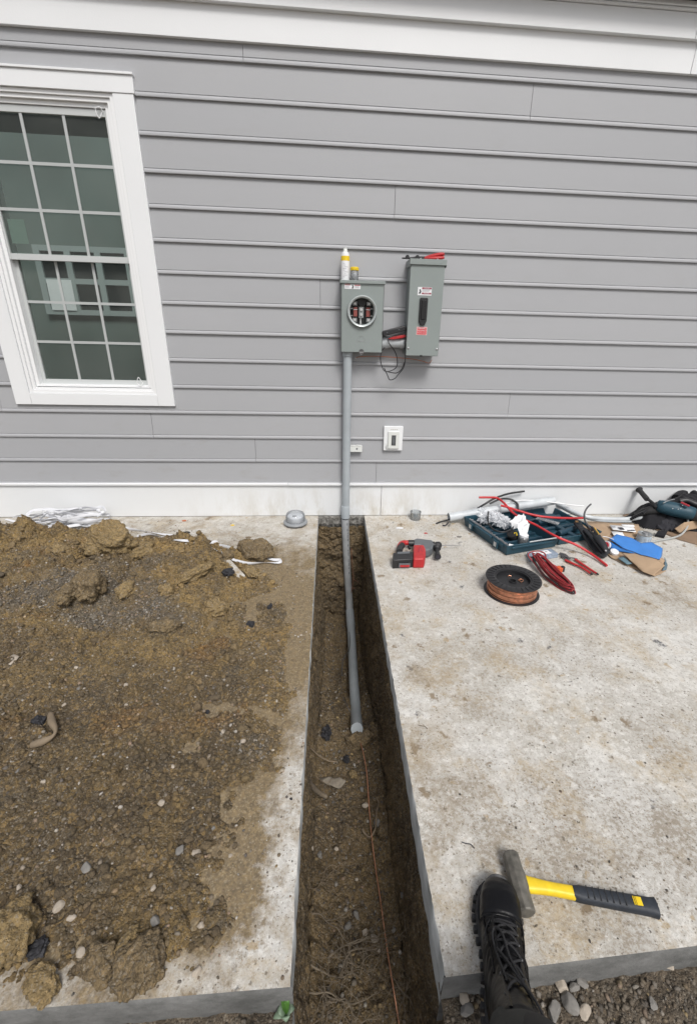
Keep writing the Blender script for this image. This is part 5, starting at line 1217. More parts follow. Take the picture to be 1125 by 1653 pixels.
# ---- coil of red and black cable
ct_ = thing('cable_coil', 'bundle of thin red and black twin cable beside the copper spool', 'cable coil', G(890, 930))
axis_px = [(858,902),(923,956)]
for col_i, (mt, nm, off) in enumerate(((mat('dark_red_cable', (.27, .025, .03), .45), 'red_cable', 0), (m_black, 'black_cable', 1))):
    b = MB(); rq = random.Random(40+col_i)
    nl = 8 if col_i == 0 else 4
    a = G(862, 905, .03); e_ = G(920, 955, .01); d_ = (e_-a); L_ = d_.length; d_.normalize(); s_ = Vector((-d_.y, d_.x, 0))
    c_ = (a+e_)/2
    P = []
    for k in range(nl):
        wv = rq.uniform(.018, .050); ll = L_*rq.uniform(.46, .56); o_ = rq.uniform(-.015, .015); z0_ = .010+.007*k
        for i in range(8):
            an = 2*math.pi*i/8
            P.append(c_+d_*(ll*math.cos(an)+o_)+s_*(wv*math.sin(an)+o_*.6)+Vector((0, 0, z0_+rq.uniform(-.002, .006)+(.02 if math.cos(an) < -.5 else 0)-c_.z)))
    b.tube(P, .0042, 8, 6)
    if col_i == 0: b.tube([G(x, y, z) for x, y, z in ((858,905,.05),(853,898,.07),(853,893,.08),(862,890,.09),(872,890,.09),(879,894,.08),(881,902,.05),(883,915,.03))], .0042, 8, 6)
    b.build(nm, mt, ct_, smooth=60)
b = MB(); b.tube([G(888,908,.03), G(895,918,.03), G(905,930,.02), G(911,940,.01)], .006, 8, flat=.5); b.build('white_tag', m_label, ct_, smooth=60)

# ---- orange stripper
st_ = thing('wire_strippers', 'small stripping tool with orange end beside the cable coil', 'wire stripper', G(900, 922))
b = MB(); b.tube([G(882,910,.02), G(892,913,.02), G(900,918,.02)], .010, 10); b.build('handle', m_maroon if 0 else m_red, st_, smooth=60)
b = MB(); b.lathe([(.020, 0), (.020, .030)], G(902,922,.0), (0, 0, 1), n=20); b.build('head', m_orange, st_, bevel=.003); b = MB(); b.lathe([(.013, 0), (.013, .034)], G(907,922,.0), (0,0,1), n=16); b.build('blade_wheel', m_black, st_, bevel=.002)

# ---- red pliers
plr = thing('lineman_pliers', 'long pliers with red grips lying on the slab right of the organizer box', 'pliers', G(930, 910))
b = MB(); b.tube(GV([(903,893),(911,896),(918,902)], .014), lambda u: .014-.006*abs(u-.5), 10, flat=.6); b.tube(GV([(905,896),(914,899),(925,901),(932,903)], .016), .006, 8, flat=.8); b.tube(GV([(905,897),(912,902),(920,906)], .012), .006, 8, flat=.8); b.build('jaw', m_steel_dk, plr, smooth=60)
for L_ in ([(912,904),(925,910),(940,917),(953,926)], [(928,903),(940,911),(952,919),(963,926)]):
    b = MB(); b.tube(GV(L_, .014), lambda u: .0095-.002*u, 12, flat=.8); g_ = b.build('handle', m_red, plr, smooth=60)
    b = MB(); e_ = GV(L_[-2:], .014); d_ = (e_[1]-e_[0]).normalized(); b.cyl(e_[1], e_[1]+d_*.012, .0075, .005, n=10); b.build('tip', m_black, g_, smooth=60)

# ---- clear organizer box
og = thing('organizer_box', 'flat translucent parts box with white label in front of the teal case', 'parts box', G(876, 895))
Bq = [G(851,892,.03), G(893,889,.03), G(901,896.5,.03), G(858,902,.03)]; Bq = [G(850,891,.03), G(889,885.5,.03), G(901,894,.03), G(855,901,.03)]
b = MB(); prismW(b, Bq, .001, .032); b.build('box', mat('frosted_blue_plastic', (.33, .40, .50), .25, var=.25, vscale=40, trans=.25), og, bevel=.003)
cc = sum(Bq, Vector())/4; cc.z = 0
Lq = [cc+(Vector((q.x, q.y, 0))-cc)*.6 for q in Bq]; b = MB(); prismW(b, Lq, .0322, .0330); lb_ = b.build('label', m_label, og)
b = MB(); rq = random.Random(8)
for k in range(9): 
    u, v_ = rq.uniform(.2, .8), rq.uniform(.25, .75); q = Lq[0]*(1-u)*(1-v_)+Lq[1]*u*(1-v_)+Lq[2]*u*v_+Lq[3]*(1-u)*v_
    b.box((q.x-.008, q.y-.004, .0331), (q.x+.008, q.y+.002, .0334))
b.build('label_print', m_ink, lb_)

# ---- teal tool case (open)
A = Vector((1.045, -.205, 0)); B = Vector((1.176, -.728, 0)); Cq = Vector((1.600, -.600, 0)); Dq = A+(Cq-B)
Bq_ = (B-A); Cx = (Cq-B)
tcse = thing('tool_case', 'open teal plastic tool case full of bits and loose fixings', 'tool case', ((A.x+Cq.x)/2, (A.y+Cq.y)/2, 0), rz=math.atan2(Cx.y, Cx.x))
# local frame: origin at B corner, u along B->C (width), v along B->A (length)
u_ = Cx.normalized(); v_ = (-Bq_).normalized(); v_ = (v_-u_*v_.dot(u_)).normalized(); WU = Cx.length; LV = Bq_.length
TC = Matrix((( u_.x, v_.x, 0, B.x), (u_.y, v_.y, 0, B.y), (0, 0, 1, 0), (0, 0, 0, 1)))
def tray(b, x0, x1, y0, y1, z0, z1, th, T, fl=.008, taper=.012):
    o0 = [(x0+taper, y0+taper), (x1-taper, y0+taper), (x1-taper, y1-taper), (x0+taper, y1-taper)]; o1 = [(x0, y0), (x1, y0), (x1, y1), (x0, y1)]
    i1 = [(x0+th, y0+th), (x1-th, y0+th), (x1-th, y1-th), (x0+th, y1-th)]; i0 = [(x0+th+taper*.6, y0+th+taper*.6), (x1-th-taper*.6, y0+th+taper*.6), (x1-th-taper*.6, y1-th-taper*.6), (x0+th+taper*.6, y1-th-taper*.6)]
    v = [(x, y, z0) for x, y in o0]+[(x, y, z1) for x, y in o1]+[(x, y, z1) for x, y in i1]+[(x, y, z0+fl) for x, y in i0]
    f = [(3, 2, 1, 0), (12, 13, 14, 15)]
    for j in range(3):
        for i in range(4): f.append((4*j+i, 4*j+(i+1) % 4, 4*j+4+(i+1) % 4, 4*j+4+i))
    b.add(v, f, 0, T)
b = MB(); tray(b, 0, WU, 0, LV, .002, .078, .010, TC); b.build('base', m_teal, tcse, bevel=.006, seg=3)
b = MB()
b.box((-.006, .04, .050), (.0, .16, .072), 0, TC); b.box((-.006, LV-.16, .050), (.0, LV-.04, .072), 0, TC)
b.box((-.012, .17, .056), (.001, LV-.17, .076), 0, TC); b.box((.04, -.005, .05), (WU-.04, .001, .066), 0, TC)
b.build('rim_ribs', m_teal, tcse, bevel=.003)
for yy_ in (.11, LV-.12):
    b = MB(); b.box((-.016, yy_-.024, .018), (-.004, yy_+.024, .070), 0, TC); b.build('latch', m_teal, tcse, bevel=.003); b = MB(); b.box((-.018, yy_-.014, .030), (-.0162, yy_+.014, .062), 0, TC); b.build('latch_plate', m_galv, tcse, bevel=.001)
# lid lying open beyond the hinge, slightly raised at its inner edge
TL = TC @ Matrix.Translation((WU+.012, 0, .004)) 
b = MB(); tray(b, 0, .40, .01, LV-.01, .0, .058, .010, TL, fl=.006); li = b.build('lid', m_teal, tcse, bevel=.006, seg=3)
b = MB()
for k in range(5): b.box((.05, .06+.085*k, .007), (.36, .085+.085*k, .030), 0, TL)
b.box((.17, .03, .007), (.21, LV-.04, .040), 0, TL); b.cyl((.10, .12, .035), (.30, .16, .035), .022, n=12, T=TL); b.cyl((.08, .33, .035), (.32, .36, .035), .026, n=12, T=TL)
b.build('moulded_ribs', m_teal_dk, li, bevel=.006)
b = MB(); b.box((0, 0, 0), (.17, .05, .006), 0, Matrix.Translation(G(864,838,.06)) @ Matrix.Rotation(R(-42), 4, 'Z')); tag(b.build('blade_pack', m_clear, bevel=.001), 'slim clear blade pack lying in the case lid', 'blade pack')
b = MB(); rq = random.Random(17)
for k in range(6): b.box((.03+.004*rq.random(), .06+.07*k, .011), (WU-.03, .075+.07*k, .030), 0, TC)
b.build('insert', m_teal_dk, tcse, bevel=.003)
b = MB()
for k in range(30):
    y_ = .03+.0155*k; b.cyl((.018, y_, .052), (.018, y_, .079+rq.uniform(-.004, .003)), .0062, n=8, T=TC); b.cyl((.036, y_+.006, .045), (.036, y_+.006, .072+rq.uniform(-.006, .003)), .0052, n=8, T=TC)
tag(b.build('bit_row', m_steel, smooth=40), 'row of small steel bits and sockets along the left rim of the teal case', 'bits', kind='stuff')
# loose things in the case
b = MB()
for k in range(7): b.blob(G(777+6*k, 833+1.5*k+rq.uniform(-6, 4), .085), (.050, .045, .038), 60+k, 4, .5, 3.5, mi=0, facet=.5)
tag(b.build('plastic_bag', m_bag, smooth=20), 'crumpled clear plastic bag lying in the teal case', 'plastic bag')
b = MB(); b.blob(G(834,846,.115), (.055, .045, .070), 5, 4, .45, 2.4, Matrix.Rotation(.6, 3, 'Y'), facet=.5); b.blob(G(842,858,.085), (.045, .035, .04), 8, 4, .4, 2.4, facet=.4)
b = MB(); P_ = [G(822,842,.12), G(845,828,.17), G(848,836,.16), G(854,849,.13), G(850,861,.10), G(838,860,.09), G(828,852,.10)]
b.add([], []) ; pass
cl = sheet('paper_towel', P_, m_paper, th=.002, cuts=4, amp=.030, freq=22, seed=4, smooth=25); tag(cl, 'crumpled white paper towel standing up in the teal case', 'paper towel')
b = MB(); b.lathe([(.032, 0), (.034, .004), (.034, .05), (.030, .054)], G(828,868,.030), (-.5, -.3, .8), n=24, mi=0); b.lathe([(.0345, .015), (.0345, .040)], G(828,868,.030), (-.5, -.3, .8), n=24, cap=False, mi=0); b.box((-.012, -.0008, -.012), (.012, .0008, .012), 1, Matrix.Translation(G(832,862,.075)) @ Matrix.Rotation(R(20), 4, 'Z') @ Matrix.Rotation(R(-30), 4, 'X'))
tag(b.build('tape_roll', [m_blackm, m_yellow], smooth=40), 'black cylinder with a round yellow sticker leaning in the teal case', 'tape roll')
jr = thing('screw_jar', 'small clear jar with white lid at the front corner of the teal case', 'jar', G(842,880,.012))
q = G(843, 877, .012); b = MB(); b.lathe([(.034, 0), (.036, .004), (.036, .045), (.030, .052)], q, n=28); b.build('body', m_clear, jr, smooth=40)
b = MB(); b.lathe([(.031, .052), (.032, .053), (.032, .068), (.029, .070)], q, n=28); b.build('lid', m_label, jr, smooth=40)
b = MB(); b.blob(q+Vector((0, 0, .018)), (.028, .028, .016), 3, 3, .4, 4, facet=.4); b.build('contents', m_grey, jr, smooth=30)
b = MB(); b.cyl(G(854,875,.080), G(905,867,.095), .0055, n=10); tag(b.build('steel_rod', m_galv, smooth=60), 'thin steel rod resting across the corner of the teal case', 'rod')
b = MB(); P_ = [G(788,826,.14), G(787,838,.10), G(790,848,.09), G(798,856,.085), (0, 0, 0), (0, 0, 0)][:4]+[G(812,859,.085), G(824,855,.09), G(830,849,.10)]
b.tube(P_, .0062, 10); tag(b.build('cable_piece', m_black, smooth=60), 'curved black cable offcut standing in the teal case', 'cable')
b = MB(); P_ = [G(818,882,.06), G(825,884,.055), G(832,880,.055), G(822,876,.06)]; prismW(b, P_, .050, .053); tag(b.build('paper_slip', m_paper), 'white paper slip at the front corner inside the teal case', 'paper')

# ---- pipes and cables over the case
b = MB(); a = G(724,835,.055); e_ = G(893,808,.15); b.cyl(a, e_, .0335, n=28, cap=False); b.cyl(e_, a, .029, n=28, cap=False); tag(b.build('pvc_pipe', m_pvc_lt, smooth=40), 'short light grey plastic pipe lying across the teal case', 'pipe')
def cable(L, r, mt, label, name='cable', n=10, flat=None, cat='cable'):
    b = MB(); b.tube([G(x, y, z) for x, y, z in L], r, n, 8, flat=flat); return tag(b.build(name, mt, smooth=60), label, cat)
cable([(773,803,.20),(790,803,.20),(802,804,.19),(812,811,.18),(820,820,.16),(828,828,.14),(840,836,.13),(865,848,.11),(897,866,.10),(930,880,.06),(955,895,.025),(979,913,.012)], .0088, m_redcable, 'longest thick red cable slanting across the teal case to the slab')
cable([(808,816,.17),(820,819,.165),(835,824,.155),(855,830,.14),(875,834,.13),(900,836,.12),(925,836.5,.10),(942,836,.09)], .0088, m_redcable, 'shorter thick red cable curving above the teal case lid')
cable([(770,821,.10),(780,815,.14),(795,806,.18),(810,800,.20),(825,796,.21),(846,793,.22)], .0078, m_black, 'black cable with its free end raised against the white board')
cable([(790,813,.15),(806,806,.18),(818,805,.18),(828,808,.17),(835,814,.15),(836,822,.12)], .0078, m_black, 'black cable bent down over the grey pipe')
cable([(704,845,.006),(712,842,.010),(720,840,.02),(735,836,.05)], .0065, m_black, 'short black cable end poking out from the open pipe mouth')
b = MB(); b.tube([G(714,848,.006), G(719,848,.008), G(723,844,.012)], .005, 8); b.tube([G(715,849,.01), G(716,847,.02)], .003, 6); tag(b.build('cable_clip', m_ink, smooth=60), 'tiny dark metal clip below the open pipe mouth', 'clip')
cable([(800,818,.10),(830,809,.16),(860,808,.16),(890,811,.15),(920,815,.13),(942,817,.12)], .0050, m_vinyl, 'slim white cable bending over the pipe towards the board')
# grey flexible strap conduit
cable([(880,806,.12),(900,813,.10),(925,826,.08),(950,835,.06),(980,838,.05),(1010,838,.05),(1036,835,.06)], .0170, m_pvc_lt, 'light grey flexible conduit arching from the case lid to the jacket', 'flexible_conduit', 14, cat='conduit')
cable([(886,810,.10),(905,820,.07),(930,832,.05),(960,840,.04),(990,842,.035),(1018,842,.035)], .0075, m_pvc, 'thinner grey strand below the flexible conduit', 'flexible_conduit', 10, cat='conduit')

# ---- cardboard, label, blue sheet, paper bag, can
cb = thing('cardboard_box', 'flattened brown cardboard box with white shipping labels on the slab', 'cardboard box', G(975, 850))
sheet('flap', [G(938,842,.05), G(968,842,.05), G(1030,846,.05), G(1034,860,.04), G(1018,872,.035), G(985,878,.03), G(960,878,.02), G(945,860,.03)], m_card, cb, th=.004, amp=.004, seed=1)
sheet('flap', [G(944,843,.056), G(975,843,.056), G(985,860,.05), G(980,874,.045), G(960,868,.045)], m_card_dk if 0 else m_card, cb, th=.004, amp=.003, seed=2)
l_ = sheet('shipping_label', [G(983,847,.064), G(1022,850,.064), G(1026,859,.058), G(989,855,.060)], m_paper, cb, th=.0015, amp=.001, cuts=1)
b = MB(); q = G(1002,853,.0655); b.box((q.x-.018, q.y-.02, .0655), (q.x+.018, q.y+.02, .0662)); q = G(1018,856,.063); b.box((q.x-.03, q.y-.008, .0635), (q.x+.03, q.y+.006, .0645)); q = G(990,850,.0655); b.box((q.x-.02, q.y-.012, .066), (q.x+.01, q.y+.006, .0665), 1); b.build('label_print', [m_ink, m_greyink], l_)
sheet('shipping_label', [G(986,857,.056), G(1004,859,.056), G(1008,866,.052), G(990,864,.052)], m_paper, cb, th=.0015, amp=.001, cuts=1)
sheet('shipping_label', [G(1002,846,.066), G(1022,847,.066), G(1024,850,.066), G(1004,849,.066)], m_paper, cb, th=.0015, amp=.001, cuts=1)

pg = thing('paper_bag', 'crumpled brown paper bag lying under the blue plastic cover', 'paper bag', G(1020, 910))
sheet('bag', [G(979,893,.010), G(990,888,.02), G(1012,890,.03), G(1070,902,.03), G(1076,911,.02), G(1074,921,.008), G(1056,931,.006), G(1035,922,.006), G(1005,910,.006), G(985,900,.006)], m_card, pg, th=.003, cuts=3, amp=.010, seed=7, smooth=30)
sheet('fold', [G(1003,892,.048), G(1025,893,.050), G(1060,903,.048), G(1073,912,.035), G(1054,929,.022), G(1036,922,.025), G(1018,905,.040)], m_card, pg, th=.003, cuts=3, amp=.006, seed=9, smooth=30)
b = MB(); P_ = [G(996,900,.028), G(1006,898,.032), G(1020,910,.026), G(1012,911,.022)]; sheet('printed_patch', P_, mat('teal_print', (.12, .20, .24), .8), pg, th=.0015, amp=.004, cuts=2, seed=2)
sheet('printed_patch', [G(1072,899,.03), G(1077,912,.018), G(1075,920,.01), G(1068,921,.012), G(1072,911,.024)], mat('teal_print_dark', (.10, .15, .18), .8), pg, th=.0015, amp=.003, cuts=1, seed=2)

bl = thing('blue_cover', 'bright blue plastic cover lying on the paper bag', 'plastic cover', G(1020, 885))
P1 = [G(983,870,.075), G(995,862,.085), G(1020,868,.085), G(1034,877,.075), G(1052,875,.070), G(1069,885,.062), G(1063,903,.045), G(1035,895,.052), G(1005,884,.062)]
sheet('sheet', P1, m_blue, bl, th=.003, cuts=3, amp=.004, seed=3)
P2 = [G(982,873,.060), G(1006,886,.052), G(1032,896,.045), G(1004,891,.030), G(985,888,.022)]
sheet('side_flap', P2, m_blue, bl, th=.003, cuts=2, amp=.003, seed=5)
sheet('side_flap', [G(1063,902,.045), G(1069,886,.060), G(1068,897,.030), G(1064,905,.02)], m_blue, bl, th=.002, cuts=1, amp=.001)

cn = thing('metal_can', 'small round metal can with blue grey label between cardboard and blue cover', 'can', G(1036, 880))
q = G(1036, 877, .0); q.z = 0
b = MB(); b.lathe([(.046, 0), (.047, .002), (.046, .006), (.046, .074), (.048, .078), (.048, .081), (.044, .081), (.043, .077), (.002, .077)], q, n=40); b.build('body', m_galv, cn, smooth=40)
b = MB(); b.lathe([(.0465, .010), (.0465, .070)], q, n=40, cap=False); b.build('paper_label', m_bluelab, cn, smooth=60)
b = MB()
for k in range(6): 
    for an in (-110, -80, -50): 
        T_ = Matrix.Translation(q) @ Matrix.Rotation(R(an), 4, 'Z'); b.box((.0468, -.009, .016+.008*k), (.0472, .007, .019+.008*k), 0, T_)
b.build('label_print', m_greyink, cn)
b = MB(); b.lathe([(.022, 0), (.022, .010), (.019, .012)], q+Vector((.004, 0, .0775)), n=24); b.build('lid', m_steel, cn, smooth=40)
b = MB(); q = G(990,893,.02); b.lathe([(.026, 0), (.028, .004), (.028, .018), (.024, .021)], q, (.0, -.3, 1), n=28); b.lathe([(.018, .0212), (.017, .023)], q, (0, -.3, 1), n=24)
tag(b.build('white_cap', m_label, smooth=40), 'round white cap between the black holster and the paper bag', 'cap')
b = MB(); b.lathe([(.030, 0), (.030, .012)], G(979,880,.045), (-.9, -.4, .3), n=28); b.lathe([(.022, .012), (.02, .014)], G(979,880,.045), (-.9, -.4, .3), n=24, mi=1); tag(b.build('sticker_disc', [m_label, m_redlabel], smooth=40), 'small white and red roll end on the edge of the holster', 'tape roll')

# ---- black holster / pouch
ho_ = thing('tool_holster', 'long black tool pouch lying against the corner of the teal case lid', 'tool pouch', G(955, 870))
P_ = [G(926,843,.09), G(938,843,.095), G(946,852,.095), G(958,858,.09), G(972,868,.085), G(979,879,.07), G(983,893,.04), G(974,900,.02), G(962,893,.03), G(950,877,.05), G(940,863,.07), G(930,852,.08)]
sheet('pouch', P_, m_nylon, ho_, th=.014, cuts=3, amp=.016, freq=18, seed=3, smooth=50)
b = MB(); b.tube([G(962,866,.10), G(968,873,.10), G(975,883,.085), G(979,891,.06)], lambda u: .022+.006*math.sin(u*5), 12, flat=.7); b.tube([G(944,856,.09), G(955,868,.085), G(966,882,.07), G(974,892,.045)], .016, 12, flat=.6); b.build('pocket', m_nylon, ho_, smooth=50)
b = MB(); b.tube([G(955,851,.12), G(959,857,.115), G(963,863,.11)], .008, 10); b.build('tool_grip', m_black, ho_, smooth=60)
b = MB(); b.tube([G(959,852,.125), G(966,862,.112)], .005, 8, 1); b.build('yellow_handle', mat('amber_plastic', (.60, .36, .06), .45), ho_, smooth=60)
b = MB(); b.lathe([(.006, 0), (.006, .003)], G(977,889,.075), (0, -.6, .8), n=12); b.build('rivet', m_steel, ho_); b = MB(); b.box((-.012, -.006, 0), (.012, .006, .012), 0, Matrix.Translation(G(930,843,.10))); b.build('buckle', mat('brown_buckle', (.25, .14, .06), .5), ho_, bevel=.002)
cable([(953,814,.22),(947,820,.21),(943,828,.19),(943,838,.15),(947,846,.12),(955,857,.10)], .0065, mat('dark_grey_cable', (.08, .08, .085), .5), 'dark grey cable hooking up out of the black tool pouch')
cable([(972,866,.088),(979,867,.086),(985,869,.084),(990,871,.082)], .0028, m_label, 'thin white lead from the tool pouch over the blue cover', cat='wire')

# ---- right: cardboard, jacket, teal rotary hammer
cd2 = thing('cardboard_sheet', 'large torn brown cardboard under the black jacket at the right', 'cardboard', G(1090, 860))
sheet('panel', [G(1004,832,.02), G(1016,829,.03), G(1050,840,.03), G(1130,845,.03), G(1200,850,.03), G(1190,885,.006), G(1125,879,.006), G(1096,871,.006), G(1075,862,.006), G(1050,852,.006), G(1030,842,.01)], m_card_dk, cd2, th=.005, cuts=3, amp=.006, seed=3)
sheet('folded_flap', [G(1088,853,.05), G(1104,843,.10), G(1128,840,.10), G(1180,842,.10), G(1150,852,.06), G(1125,853,.045), G(1096,860,.03)], m_card, cd2, th=.005, cuts=3, amp=.006, seed=4)
jp = [(1012,836),(1020,825),(1030,812),(1035,800),(1050,803),(1070,812),(1090,815),(1112,812),(1140,815),(1190,820),(1190,842),(1125,842),(1105,842),(1085,846),(1060,842),(1040,842),(1020,842)]
jpoly = [(2.42,-.20),(2.46,-.08),(2.56,-.025),(2.75,-.02),(3.0,-.02),(3.25,-.02),(3.55,-.02),(3.6,-.35),(3.2,-.48),(2.95,-.46),(2.75,-.40),(2.55,-.35),(2.44,-.30)]
def jh(X, Y, D):
    k = 1-np.exp(-np.clip(D, 0, 9)*16)
    fold = np.abs(fbm(X+.2*fbm(X, Y, 5, 2, 5), Y, 8, 3, 91)-.5)*2
    h = k*(.080+.10*np.exp(-((X-2.50)**2/.012+(Y+.12)**2/.02))+.19*np.exp(-((X-2.90)**2/.030+(Y+.10)**2/.016))+.05*np.exp(-((X-2.70)**2/.03+(Y+.12)**2/.03))+.055*fold+.02*(fbm(X, Y, 30, 3, 95)-.5))
    return np.where(D < 0, -1, h)
jk = thing('jacket', 'black padded jacket dropped in a heap against the white board', 'jacket', (2.9, -.2, 0))
field('body', jpoly, jh, .007, m_cloth, jk, cut=-.5)
P_ = [G(1060,825,.10), G(1075,826,.12), G(1100,834,.10), G(1110,841,.07), G(1098,848,.05), G(1088,856,.03), G(1075,856,.02), G(1062,854,.02), G(1058,842,.05)]
sheet('sleeve', P_, mat('charcoal_fabric', (.022, .022, .028), .85, bump=.001, bscale=200), jk, th=.020, cuts=4, amp=.030, freq=20, seed=3, smooth=60)
sheet('cuff', [G(1062,856,.04), G(1078,856,.04), G(1072,866,.02), G(1057,863,.02)], m_cloth, jk, th=.02, cuts=3, amp=.006, seed=3)
b = MB()
for k in range(7):
    b.tube([G(1018+k*3, 838-k*1.5, .06+.01*k), G(1032+k*4, 826-k*2, .10+.008*k), G(1048+k*3, 818-k, .12), G(1060+k*2, 823, .11)], .011, 8)
b.tube([G(1012,836,.03), G(1022,829,.05), G(1034,822,.08), G(1046,818,.10)], .016, 10); b.tube([G(1090,804,.17), G(1100,795,.19), G(1112,794,.19), G(1125,801,.18), G(1150,812,.16)], .032, 12); b.tube([G(1098,806,.19), G(1103,797,.20), G(1104,790,.2)], .010, 8)
b.build('folds', m_cloth, jk, smooth=60)
rh = thing('rotary_hammer', 'teal corded rotary hammer with black side handle lying on the jacket', 'rotary hammer', G(1085, 830))
a = G(1061,816,.17); e_ = G(1112,828,.15); d_ = e_-a
b = MB(); b.lathe([(.028, -.010), (.044, .0), (.050, .03), (.055, .10), (.055, .20), (.048, .245), (.040, .25)], a, d_, n=28); hb = b.build('body', m_teal, rh, smooth=50)
b = MB(); b.tube([G(1070,812,.215), G(1079,808,.225), G(1088,806,.225)], .004, 6); 
for px_, py_ in ((1085,821),(1094,822),(1101,816),(1098,821)): b.blob(G(px_, py_, .215), .005, 1, 1, .1)
b.build('screws', m_galv, hb, smooth=60)
b = MB(); b.lathe([(.040, 0), (.046, .02), (.047, .08), (.040, .12), (.044, .14)], a+d_.normalized()*.235, d_+Vector((0, -.05, -.02)), n=24); b.build('motor_end', m_rubber, hb, smooth=40)
b = MB(); b.tube([G(1099,811,.23), G(1105,814,.225), G(1112,817,.22)], .012, 8, flat=.6); b.build('trigger', mat('dark_red_trigger', (.30, .02, .03), .4), rh, smooth=50)
b = MB(); b.tube([G(1096,809,.20), G(1108,808,.21), G(1125,815,.19), G(1150,822,.16)], .022, 12); b.build('handle', m_black, rh, smooth=60)
b = MB(); b.tube([G(1060,823,.13), G(1044,825,.12), G(1035,828,.10), G(1022,832,.08)], lambda u: .034-.014*u, 14); b.build('chuck', m_blackm, rh, smooth=50)
b = MB(); b.tube([G(1059,820,.16), G(1053,812,.18), G(1044,805,.20)], .011, 10); a1 = G(1043,805,.20); e1 = G(1028,787,.24)
b.build('side_bracket', m_black, rh, smooth=50)
b = MB(); b.lathe([(.018, -.01), (.020, .0), (.019, .10), (.022, .118), (.027, .122), (.027, .128), (.022, .131)], a1, e1-a1, n=20); b.build('side_handle', m_rubber, rh, smooth=40)
cable([(1109,838,.10),(1110,845,.08),(1106,855,.05),(1097,864,.02),(1082,869,.012),(1065,872,.012),(1046,876,.012)], .0075, mat('pale_grey_cord', (.36, .37, .36), .5), 'pale grey cord looping from the rotary hammer over the cardboard', cat='cord')

# ================================================================== HAMMER, BOOT
hm = thing('sledge_hammer', 'short sledge hammer with yellow and black handle lying on the right slab', 'hammer', G(850, 1430))
h0, h1 = G(824,1382,.030), G(849,1470,.030); dd = (h1-h0).normalized(); L_ = (h1-h0).length
b = MB(); b.lathe([(.0195, -.007), (.0235, -.002), (.0240, .002), (.0240, .040), (.0262, .050), (.0262, L_-.050), (.0240, L_-.040), (.0240, L_-.001), (.0235, L_+.003), (.0205, L_+.007)], h0, dd, n=10); b.build('head', m_hammer, hm, bevel=.001, smooth=20)
j = (h0+h1)/2+dd*.002; e_ = G(1058,1466,.018); hd_ = (e_-j).normalized(); HL = (e_-j).length
def hsec(t0, t1, f0, f1, name, mt, wid, hgt, cham=0):
    b = MB(); R_ = []; n_ = 14
    sd_ = Vector((-hd_.y, hd_.x, 0)).normalized(); up_ = hd_.cross(sd_); up_ = up_ if up_.z > 0 else -up_
    for i in range(n_+1):
        u = i/n_; t_ = t0+(t1-t0)*u; c = j+hd_*t_*HL; a_ = wid(u); b_ = hgt(u); ring = []
        for k in range(20):
            an = 2*math.pi*k/20; cx_ = abs(math.cos(an))**.75*math.copysign(1, math.cos(an)); sx_ = abs(math.sin(an))**.75*math.copysign(1, math.sin(an))
            ring.append(c+sd_*a_*cx_+up_*b_*sx_)
        R_.append(ring)
    b.rings(R_); return b.build(name, mt, hm, smooth=50)
hsec(.05, .42, 0, 0, 'yellow_shaft', m_yellow, lambda u: .021-.006*math.sin(min(1, u*1.6)*math.pi/2)+.002*max(0, u-.6), lambda u: .014)
gr = hsec(.40, 1.0, 0, 0, 'rubber_grip', mat('hammer_grip', (.020, .025, .034), .6, bump=.0008, bscale=160, var=.2, vscale=50), lambda u: .0185+.0025*u+(.003 if u > .96 else 0)-(.004 if u < .03 else 0), lambda u: .0165)
b = MB(); q = j+hd_*HL*.86; q.z += .0168; T_ = Matrix.Translation(q) @ Matrix.Rotation(math.atan2(hd_.y, hd_.x), 4, 'Z')
b.box((-.004, -.0105, 0), (.010, .0095, .0016), 0, T_); b.box((-.0075, -.0105, 0), (-.0055, .0095, .0016), 0, T_); b.box((-.0115, -.0105, 0), (-.0095, .0095, .0016), 0, T_); b.build('yellow_mark', m_yellow, gr)
b = MB(); q = j+hd_*HL*.50; 
for i in range(10):
    t_ = .50+.045*i; q = j+hd_*HL*t_; T_ = Matrix.Translation(q) @ Matrix.Rotation(math.atan2(hd_.y, hd_.x), 4, 'Z'); 
    if i < 7: b.box((-.001, -.016, .0155), (.001, .016, .0172), 0, T_)
b.build('grip_ridges', m_rubber, gr)

# person: right boot and trouser leg of the photographer
pr = thing('person', 'person standing on the slab edge in a black laced work boot and dark grey trousers', 'person', (.38, -2.9, 0), rz=0)
AX = math.atan2(.455-.372, .30)
TB = Matrix.Translation((.372, -2.928, 0)) @ Matrix.Rotation(-AX, 4, 'Z')     # local +Y runs heel -> toe
def bring(y, z, a, bb_, th_, n=36, pw=.85, lean=0):
    th_ = R(th_); R_ = []
    for i in range(n):
        an = 2*math.pi*i/n; c, s_ = math.cos(an), math.sin(an)
        c = math.copysign(abs(c)**pw, c); s_ = math.copysign(abs(s_)**pw, s_)
        x = a*c; t_ = bb_*s_
        R_.append(TB @ Vector((x+lean, y+math.sin(th_)*t_, max(.018, z+math.cos(th_)*t_))))
    return R_
B_ = [(.302,.036,.004,.003,0),(.298,.038,.020,.016,0),(.288,.041,.034,.026,2),(.270,.045,.044,.034,4),(.245,.048,.050,.039,6),(.220,.049,.052,.039,8),(.200,.049,.0525,.0385,10),(.190,.049,.052,.0365,12),(.180,.050,.0515,.0395,15),(.160,.053,.050,.043,20),(.140,.057,.049,.049,26),(.118,.061,.0475,.058,34),(.092,.067,.0465,.068,42),(.066,.075,.046,.075,49),(.040,.086,.0455,.076,54),(.018,.101,.045,.071,56),(-.004,.123,.0455,.067,57),(-.030,.151,.046,.063,57),(-.056,.181,.048,.062,57),(-.080,.209,.049,.061,57),(-.088,.218,.047,.058,57),(-.084,.213,.042,.053,57)]
from mathutils import noise as _n
